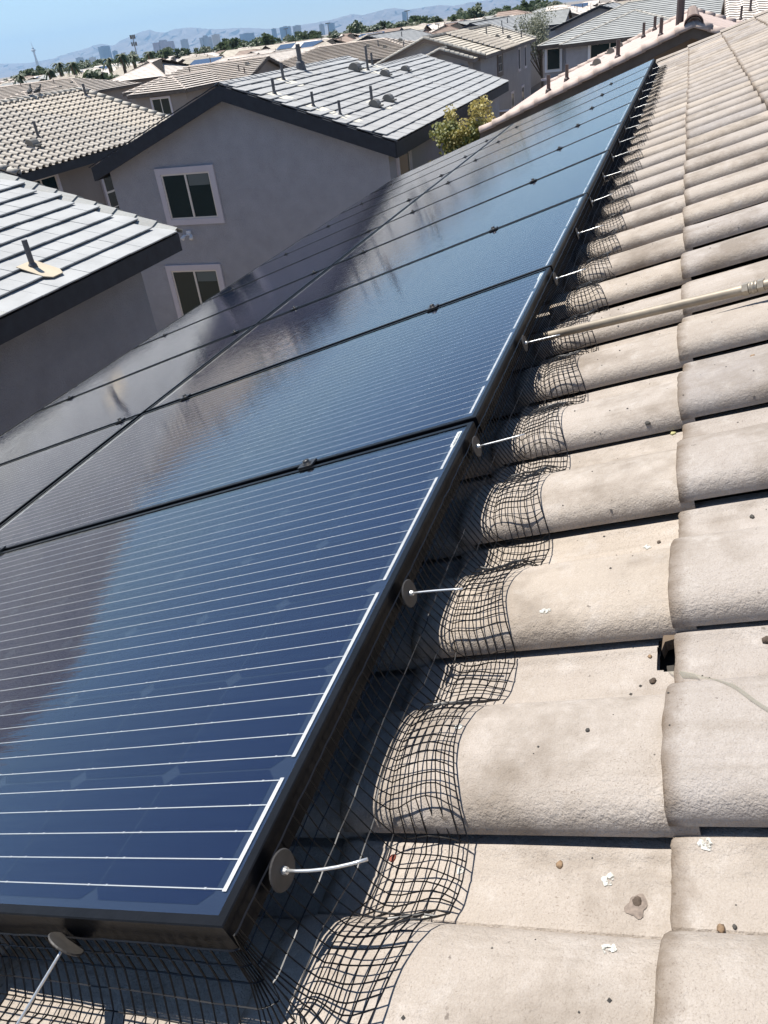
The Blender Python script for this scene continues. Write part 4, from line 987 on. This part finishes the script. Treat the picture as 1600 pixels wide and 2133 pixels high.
courses(g, (-12.4, 60, 5.45), (-12.4, 65.5, 5.45), (-16.55, 60, zt5), (-16.55, 65.5, zt5), 0.36, 0.05); courses(g, (-12.4, 71.5, 5.45), (-12.4, 82, 5.45), (-16.55, 71.5, zt5), (-16.55, 82, zt5), 0.36, 0.055)
g.obj('roof', M['tan'], H5, kind='stuff')
g = MB(); courses(g, (-12.1, 65.5, 5.42), (-12.1, 71.5, 5.42), (-16.55, 65.5, zt5 + .06), (-16.55, 71.5, zt5 + .06), 0.42, 0.09, barrel=0.42, amp=0.12)
g.obj('s_tile_band', M['stile_far'], H5, kind='stuff')
house('', -17.3, -12.9, 58.4, 62, 5.40, 0.345, wall=M['stucco_g'], roofm=M['tan'], capm=M['cap'], fasc=M['trimdark'], root=H5, rake_caps=True, flat=False, capr=0.16, step=0.05)
window(H5, (-14.7, 58.84, 4.4), X_, NY_, 1.5, 1.0, 0.16, tm=M['trimdark'])
g = MB(); g.box((-14.7, 58.78, 5.06), (2.1, 0.12, 0.16)); g.obj('window_hood', M['trimdark'], H5)
g = MB(); g.box((-13.55, 58.79, 4.4), (0.45, 0.06, 1.2)); g.obj('shutter', M['fascia'], H5)
window(H5, (-12.83, 67.2, 4.55), Y_, X_, 1.5, 1.1, 0.3, tm=M['trimdark'], split=None, grid=(2, 2))
for y in (75.5, 78.6): window(H5, (-12.83, y, 4.3), Y_, X_, 1.0, 1.5, 0.14, split=None)
window(H5, (-12.83, 72, 1.5), Y_, X_, 1.2, 1.2, 0.14); window(H5, (-12.83, 77, 1.5), Y_, X_, 1.2, 1.2, 0.14)
ventset(H5, ((-15.2, 74, 1), (-14.2, 73.4, 0), (-13.6, 75.2, 0), (-14.6, 78, 1), (-13.2, 79, 1)), 1, lambda x, y: 5.45 + 0.345 * (-12.4 - x), 0.345)
H6 = house('pale grey striped roof house behind the tan double-gable house', -25.5, -15.7, 92, 114, 5.5, 0.34, wall=M['stucco_g'], roofm=M['flat_far'], capm=M['fascia'], fasc=M['fascia'], step=0.055)
ventset(H6, ((-18.5, 98, 1), (-17.5, 100, 0), (-19, 104, 1), (-17, 106, 1), (-16.8, 97, 0)), 1, lambda x, y: 5.5 + 0.34 * (-15.7 - x), 0.34)
for y in (98, 104): window(H6, (-16.13, y, 4.2), Y_, X_, 1.2, 1.5, 0.14, split=None)
H7 = house('grey hip-roofed house with white-trimmed windows above the pinkish roof', -9.7, 8, 65, 76.5, 5.45, 0.33, axis='x', ends='hh', wall=M['stucco_m'], roofm=M['greyroof'], capm=M['cap'], fasc=M['fascia_b'], step=0.05, E=0.36)
house('', -8.0, 1.5, 63.6, 72, 5.42, 0.30, ends='hg', wall=M['stucco_m'], roofm=M['greyroof'], capm=M['cap'], fasc=M['fascia_b'], root=H7, step=0.05, E=0.36)
window(H7, (-8.6, 65.4, 4.55), X_, NY_, 0.95, 1.35, 0.14, split=None, tm=M['white'])
window(H7, (-4.6, 64.0, 4.5), X_, NY_, 2.6, 1.5, 0.16, tm=M['white'])
g = MB(); g.box((-8.9, 65.38, 3.3), (1.2, 0.12, 0.14)); g.box((-3.3, 63.98, 3.3), (9.2, 0.12, 0.14)); g.obj('band', M['trim'], H7)
H8 = house('grey house with a dark high gable behind the wispy tree', -13.6, -3.4, 100, 118, 5.6, 0.31, wall=M['stucco_m'], roofm=M['flat_far'], capm=M['fascia'], fasc=M['fascia'], step=0.055, rake_caps=True)
ventset(H8, ((-5.5, 104, 1), (-6.3, 108, 0), (-4.6, 110, 1)), 1, lambda x, y: 5.6 + 0.31 * (-3.4 - x), 0.31)
H9 = house('cream tiled roof at the top right corner behind our own ridge', 1.9, 14, 41.5, 52, 6.0, 0.25, axis='x', ends='gg', wall=M['stucco_b'], roofm=M['cream'], capm=M['creamcap'], fasc=M['fascia_b'], step=0.05, barrel=0.6, amp=0.05)
ventset(H9, ((2.9, 44, 1), (3.6, 45.5, 1), (2.5, 43, 1)), 1, lambda x, y: 6.0 + 0.25 * (y - 41.5), 0.0, M['pipe_b'])
H11 = house('large grey-brown gable house at the top right behind the flue', 0.2, 14, 84, 98, 6.2, 0.25, wall=M['stucco_m'], roofm=M['flat_far'], capm=M['fascia'], fasc=M['fascia'], step=0.05)
H12 = house('grey tiled house with teal window at the top, left of the flue', -6, 3, 90, 100, 6.3, 0.2, axis='x', ends='hg', wall=M['stucco_g'], roofm=M['greyroof'], capm=M['cap'], fasc=M['fascia'], step=0.05)
window(H12, (-0.6, 90.4, 5.4), X_, NY_, 2.0, 1.1, 0.14)
# low block wall and porch roof between the houses
bw = thing('block_wall', 'brown block wall in the gap beside the grey hip-roofed house', 'wall', (-10.7, 60, 0)); g = MB(); g.box((-10.9, 60, 1.0), (2.2, 0.2, 2.0)); g.obj('blocks', M['block'], bw); g = MB(); g.box((-10.9, 60, 2.04), (2.3, 0.28, 0.08)); g.obj('wall_cap', M['trim'], bw)
ph = thing('porch_roof', 'small pale porch roof at the far corner of the grey gable house', 'porch roof', (-5.6, 34, 0))
g = MB(); courses(g, (-4.9, 32.6, 3.4), (-4.9, 34.6, 3.4), (-6.4, 32.6, 3.9), (-6.4, 34.6, 3.9), 0.34, 0.05); g.obj('roof', M['stile_far'], ph, kind='stuff')
g = MB(); g.box((-5.65, 33.6, 3.28), (1.5, 2.0, 0.2)); g.obj('fascia', M['fascia_b'], ph); g = MB(); g.box((-5.0, 32.8, 1.6), (0.2, 0.2, 3.2)); g.box((-5.0, 34.4, 1.6), (0.2, 0.2, 3.2)); g.obj('post', M['stucco_t'], ph)

# ------------------------------------------------------------------ the rest of the estate
mats = [('cream', 'creamcap', 'stucco_t', 'fascia_b', 'cream tile roof among the distant houses of the estate'), ('tan', 'creamcap', 'stucco_b', 'fascia_b', 'tan tile roof among the distant houses of the estate'), ('brownroof', 'browncap', 'stucco_b', 'fascia', 'brown tile roof among the distant houses of the estate'), ('greyroof', 'cap', 'stucco_g', 'fascia', 'grey tile roof among the distant houses of the estate')]
rf = random.Random(21); taken = [(-50, -20, 58, 98), (-102, -64, 72, 102), (-42, -24, 92, 114), (-27, -10, 56, 116), (-14, 15, 60, 119)]
for ri, y0 in enumerate((100, 116, 140, 158, 186, 206, 236, 258, 290, 330)):
    pitch = 14.5; nx = int((0.98 * y0 + 14) / pitch)
    for i in range(nx):
        x = 8 - i * pitch + rf.uniform(-1, 1); w_, d_ = rf.uniform(9.5, 12), rf.uniform(11, 14); yy = y0 + rf.uniform(-1.5, 1.5)
        if any(a - 6 < x < b_ + 6 and c - 8 < yy < d2 + 3 for a, b_, c, d2 in taken): continue
        k = rf.choices((0, 1, 2, 3), (5, 3, 2, 2))[0]; rm, cmn, wm, fm, lb = mats[k]
        ax = rf.choice('xxy'); sl_ = rf.uniform(0.26, 0.33); en = rf.choice(('hh', 'gg', 'hg', 'gh')); ze = rf.uniform(4.9, 5.4)
        hroot = house(lb, x - w_ / 2, x + w_ / 2, yy, yy + d_, ze, sl_, axis=ax, ends=en, wall=M[wm], roofm=M[rm], capm=M[cmn], fasc=M[fm], group='distant houses with %s roofs' % rm.replace('roof', ''), E=0.5 if y0 < 180 else 1.0, step=0.06)
        zr = hroot['zr']
        if y0 < 240:
            for q in range(rf.choice((1, 2, 3))):
                g = MB(); px_, py_ = x + rf.uniform(-.3, .3) * w_, yy + d_ * (0.5 + rf.uniform(-.15, .1)); g.tube([(px_, py_, zr - 1.0), (px_, py_, zr + rf.uniform(0.0, 0.35))], 0.06, 6); g.obj('vent_pipe', M['pipe_b'], hroot)
        if ax == 'x' and rf.random() < 0.16:
            hd = d_ / 2; g = MB(); a, b_ = 0.25, 0.8; z0, z1 = ze + sl_ * hd * a + 0.15, ze + sl_ * hd * b_ + 0.15
            g.add([(x - w_ * .3, yy + hd * a, z0), (x + w_ * .2, yy + hd * a, z0), (x + w_ * .2, yy + hd * b_, z1), (x - w_ * .3, yy + hd * b_, z1)], [(0, 1, 2, 3)]); g.obj('solar_sheet', M['solarfar'], hroot)

# ================================================================== TREES
def leaf_mesh(name, mat, n, blobs, size, seed):
    q = random.Random(seed); g = MB()
    for _ in range(n):
        cx, cy, cz, r, rz = q.choice(blobs)
        d = Vector((q.gauss(0, 1), q.gauss(0, 1), q.gauss(0, 1))).normalized() * (q.random() ** 0.45)
        p = Vector((cx + d.x * r, cy + d.y * r, cz + d.z * rz)); s = size * q.uniform(0.6, 1.4)
        a = Vector((q.gauss(0, 1), q.gauss(0, 1), q.gauss(0, 1))).normalized(); b_ = a.orthogonal().normalized() * s * 0.5; a = a * s
        g.add([p - a * .5, p + b_, p + a * .6, p - b_], [(0, 1, 2, 3)])
    return g.mesh(name, mat)
def trunk_mesh(name, h, r, blobs, seed):
    q = random.Random(seed); g = MB(); mid = (q.uniform(-.1, .1), q.uniform(-.1, .1), h * 0.5)
    g.tube([(0, 0, -0.1), mid, (mid[0] * 1.5, mid[1] * 1.5, h)], [r, r * .75, r * .5], 8)
    for cx, cy, cz, rr2, _ in blobs: g.tube([(mid[0], mid[1], h * q.uniform(.45, .9)), ((cx) * .6, cy * .6, (h + cz) / 2), (cx, cy, cz)], [r * .45, r * .28, r * .1], 6)
    return g.mesh(name, M['bark'])
TV = []
for s_ in range(5):
    q = random.Random(40 + s_); bl = []
    for k in range(9): a = q.uniform(0, 6.28); rr2 = q.uniform(0.3, 2.2); bl.append((math.cos(a) * rr2, math.sin(a) * rr2, q.uniform(3.6, 8.2 - rr2 * .9), q.uniform(0.9, 1.6), q.uniform(.8, 1.3)))
    mt_ = (M['leaf_dark'], M['leaf_dark'], M['leaf_grey'], M['leaf_dark'], M['leaf_dark'])[s_]
    TV.append((leaf_mesh('crown_leaves', mt_, 900, bl, 0.55, s_), trunk_mesh('trunk', 4.0, 0.22, bl, s_), mt_))
def tree(name, label, cat, x, y, h, w, v, group):
    t = thing(name, label, cat, (x, y, 0), group); t['local'] = 1; s_ = h / 9.0; M_ = Matrix.Diagonal((w / 6.0, w / 6.0, s_, 1)) @ Matrix.Rotation(v * 1.3 + x, 4, 'Z')
    put('crown', TV[v][0], t, M_); put('trunk', TV[v][1], t, M_); return t
def palm_mesh(seed):
    q = random.Random(seed); f = MB()
    for k in range(34):
        a = q.uniform(0, 6.283); el = q.uniform(-0.5, 1.2); L_ = q.uniform(0.95, 1.35); c = Vector((0, 0, 7.2)); prev = None
        for i in range(6):
            t_ = i / 5; d = Vector((math.cos(a), math.sin(a), 0)) * L_ * t_ + Vector((0, 0, math.sin(el) * L_ * t_ - 1.1 * t_ * t_)); p = c + d
            sd = Vector((-math.sin(a), math.cos(a), 0)) * (0.20 * (1 - t_) ** .6 + 0.03)
            if prev: f.add([prev[0] - prev[1] + Vector((0, 0, -.06)), prev[0], p, p - sd + Vector((0, 0, -.06))], [(0, 1, 2, 3)]); f.add([prev[0], prev[0] + prev[1] + Vector((0, 0, -.06)), p + sd + Vector((0, 0, -.06)), p], [(0, 1, 2, 3)])
            prev = (p, sd)
    tk = MB(); tk.tube([(0, 0, -.1), (0.05, 0, 3), (0.02, 0, 7.2)], [0.28, 0.22, 0.24], 8); tk.tube([(0.02, 0, 6.3), (0.02, 0, 7.1)], [0.34, 0.42], 8)
    return f.mesh('fronds', M['leaf_dark']), tk.mesh('palm_trunk', M['bark'])
PV = [palm_mesh(3), palm_mesh(8)]
def palm(label, x, y, h, v):
    t = thing('palm_tree', label, 'palm', (x, y, 0), 'palms behind the cream roofs'); t['local'] = 1; M_ = Matrix.Diagonal((1.15, 1.15, h / 8.4, 1))
    put('fronds', PV[v][0], t, M_); put('trunk', PV[v][1], t, M_)
palm('fan palm at the left edge behind the cream roofs, farthest left', -112, 132, 9.0, 0); palm('short fan palm just left of the tall white tower', -102, 128, 9.3, 1)
palm('fan palm standing right of the tall white tower', -104.5, 134, 10.2, 0); palm('full fan palm right of the big grey bush', -94, 124, 10.0, 1)
palm('fan palm below the blue glass tower, left one', -92, 131, 9.8, 0); palm('fan palm below the blue glass tower, right one', -90.5, 133, 10.3, 1)
palm('slim palm next to the antenna mast', -101, 152, 9.8, 0); palm('second slim palm next to the antenna mast', -96.5, 151, 10.2, 1)
tree('bush_tree', 'large grey-green bush tree behind the striped roof at left', 'tree', -87, 113, 8.8, 8, 2, None)
tree('bush_tree', 'low grey bush left of the large grey-green one', 'bush', -86, 108, 7.6, 5, 2, None)
tree('round_tree', 'round green tree between the palms at the left edge', 'tree', -99, 122, 8.6, 6, 0, None)
tree('round_tree', 'green tree left of the blue glass tower', 'tree', -89, 122, 9.3, 7, 1, None)
rt_ = random.Random(5)
for k in range(150):
    y = rt_.uniform(335, 420); x = -y * rt_.uniform(0.13, 0.86); hh = rt_.uniform(8.8, 11.8)
    if -0.62 < x / y < -0.50 and rt_.random() < 0.6: hh *= 1.15
    tree('street_tree', 'dark green tree in the line beyond the last roofs', 'tree', x, y, hh, rt_.uniform(7, 12), rt_.choice((0, 1, 3, 4, 0, 2)), 'tree line beyond the estate')
# yellow-green tree in the side yard
bl = []; q = random.Random(9)
for k in range(26): a = q.uniform(0, 6.28); r_ = q.uniform(0, 1.0); bl.append((math.cos(a) * r_, math.sin(a) * r_ * 1.4, q.uniform(3.1, 5.55 - r_ * .35), q.uniform(.36, .56), q.uniform(.3, .5)))
yt = thing('yard_tree', 'yellow-green tree in the side yard between the grey house and the array', 'tree', (-5.15, 22.0, 0)); yt['local'] = 1
put('crown', leaf_mesh('yellow_crown', M['leaf_yel'], 12000, bl, 0.075, 2), yt)
bt = [(x, y, z + 0.55, .22, .35) for x, y, z, _, _ in bl[::2]]
put('blossom', leaf_mesh('golden_tips', M['leaf_gold'], 3000, bt, 0.06, 3), yt); put('trunk', trunk_mesh('yard_trunk', 2.6, 0.10, bl, 5), yt)
# wispy desert tree
bl = []
for k in range(16): a = q.uniform(0, 6.28); r_ = q.uniform(0, 3.6); bl.append((math.cos(a) * r_, math.sin(a) * r_, q.uniform(4.0, 7.2 - r_ * .35), q.uniform(.8, 1.5), q.uniform(.8, 1.3)))
wt = thing('wispy_tree', 'wispy grey-green desert tree left of the dark high gable', 'tree', (-13.2, 91, 0)); wt['local'] = 1
put('crown', leaf_mesh('wispy_crown', M['leaf_grey'], 5200, bl, 0.11, 6), wt); put('trunk', trunk_mesh('wispy_trunk', 3.6, 0.16, bl, 7), wt)
for (x, y, h_, w_, lb) in ((-30, 112, 7.6, 5, 'sparse grey tree between the grey slate and tan roofs'), (-24.5, 108, 7.4, 4, 'sparse grey tree just left of the tan gable')): tree('yard_tree', lb, 'tree', x, y, h_, w_, 2, None)

# ================================================================== CITY ON THE HORIZON
DY = 9500
t = thing('observation_tower', 'tall white observation tower with a pod on the left horizon', 'tower', (-7722, DY, 0)); t['local'] = 1
g = MB(); g.lathe([(16, 0), (11, 60), (8, 120), (7, 190), (9, 232)], n=12)
for a in (0, 2.09, 4.19): g.tube([(math.cos(a) * 34, math.sin(a) * 34, 0), (math.cos(a) * 17, math.sin(a) * 17, 80), (math.cos(a) * 9, math.sin(a) * 9, 180), (math.cos(a) * 10, math.sin(a) * 10, 235)], [6, 5, 4, 4], 8)
g.obj('shaft', M['tower_white'], t)
g = MB(); g.lathe([(9, 228), (16, 236), (26, 244), (30, 250), (24, 256), (15, 264), (12, 276), (4, 280)], n=20); g.obj('pod', M['tower_grey'], t)
g = MB(); g.tube([(0, 0, 278), (0, 0, 308), (0, 0, 346)], [4.0, 2.6, 1.0], 8); g.obj('mast', M['tower_white'], t)
def tower(label, x0, x1, h, mat, kind=0, name='hotel_tower'):
    t = thing(name, label, 'tower', ((x0 + x1) / 2, DY, 0), 'high-rise buildings on the horizon'); t['local'] = 1; w_ = x1 - x0
    g = MB()
    if kind == 2:    # three stepped slabs
        for i, k in enumerate((0.93, 1.0, 0.9)): g.box((w_ * (i - 1) / 3, (i % 2) * 12, h * k / 2), (w_ / 3 - 6, 46, h * k))
        g.box((0, 20, h * .43), (w_, 24, h * .86))
    elif kind == 1:  # gently curved slab
        n_ = 8; pts = [(-w_ / 2 + w_ * i / n_, 24 * math.sin(math.pi * i / n_)) for i in range(n_ + 1)]
        g.add([(x, -y, z) for z in (0, h) for x, y in pts] + [(x, -y + 30, z) for z in (0, h) for x, y in pts], [q_ for i in range(n_) for q_ in ((i, i + 1, n_ + 2 + i, n_ + 1 + i), (2 * n_ + 2 + i, 3 * n_ + 3 + i, 3 * n_ + 4 + i, 2 * n_ + 3 + i), (n_ + 1 + i, n_ + 2 + i, 3 * n_ + 4 + i, 3 * n_ + 3 + i))] + [(0, n_ + 1, 3 * n_ + 3, 2 * n_ + 2), (n_, 3 * n_ + 2, 4 * n_ + 3, 2 * n_ + 1)])
    else: g.box((0, 0, h / 2), (w_, 40, h))
    g.obj('tower_body', mat, t)
    g = MB(); g.box((0, 0, h + 3), (w_ * 0.35, 18, 6)); g.obj('roof_plant', M['tower_grey'], t)
tower('blue glass slab tower, the tallest block on the left horizon', -6775, -6620, 186, M['tower_blue'], 1)
tower('small blue tower right beside the tall blue glass slab', -6571, -6522, 125, M['tower_blue'])
tower('low grey block between the white tower and the blue slab', -7121, -7034, 105, M['tower_grey'])
tower('low pale block close left of the blue slab', -6925, -6854, 90, M['tower_tan'])
tower('wide pink hotel with stepped slabs before the high peak', -5990, -5725, 160, M['tower_pink'], 2)
tower('slim grey-blue tower right of the wide pink hotel', -5607, -5528, 142, M['tower_grey'])
tower('grey stepped block right of the slim tower', -5353, -5218, 146, M['tower_grey'], 2)
tower('tan block tower next to the grey stepped one', -5186, -5103, 146, M['tower_tan'])
tower('wide low blue block above the thick trees', -4839, -4665, 114, M['tower_blue'], 1)
tower('slim blue tower over the middle roofs', -4421, -4379, 124, M['tower_blue'])
tower('wide blue block tower over the middle roofs', -4319, -4199, 128, M['tower_blue'])
tower('pale grey block right of the wide blue tower', -4158, -4075, 122, M['tower_grey'])
tower('small grey-blue tower left of the tall tree', -3841, -3795, 104, M['tower_grey'])
tower('low blue-grey block right of the tall tree', -3737, -3668, 101, M['tower_blue'])
tower('lone slim tower near the right end of the skyline', -2878, -2835, 113, M['tower_blue'])
# antenna mast
am = thing('antenna_mast', 'slim antenna mast with two clusters of panels over the trees', 'mast', (-342, 520, 0)); am['local'] = 1
g = MB(); g.tube([(0, 0, 0), (0, 0, 21.5)], [0.45, 0.25], 10); g.obj('mast_pole', M['tower_grey'], am)
for z, r_, nm in ((20.6, 1.5, 0), (16.6, 1.6, 1)):
    g = MB()
    for k in range(9):
        a = 6.283 * k / 9 + nm; c = (math.cos(a) * r_, math.sin(a) * r_, z); g.box(c, (0.35, 0.35, 2.3)); g.tube([(0, 0, z), c], 0.07, 5)
    g.obj('antenna_cluster', M['ventm'], am)
for k, (x, y, h_) in enumerate(((-118, 300, 11), (-92, 310, 11.5), (-152, 340, 11.5), (-203, 300, 10.5))):
    t = thing('light_pole', 'thin light pole above the tree line, ' + ('right of the middle', 'farthest right', 'over the thick trees', 'by the pink hotel')[k], 'pole', (x, y, 0), 'poles above the trees'); t['local'] = 1
    g = MB(); g.tube([(0, 0, 0), (0, 0, h_)], [0.16, 0.10], 6); g.obj('pole', M['ventm'], t); g = MB(); g.box((0, 0, h_), (1.8, 0.3, 0.25)); g.obj('lamp_arm', M['ventm'], t)

for o in list(COL.objects):
    for k in ('woff', 'local', 'zr'):
        if k in o: del o[k]
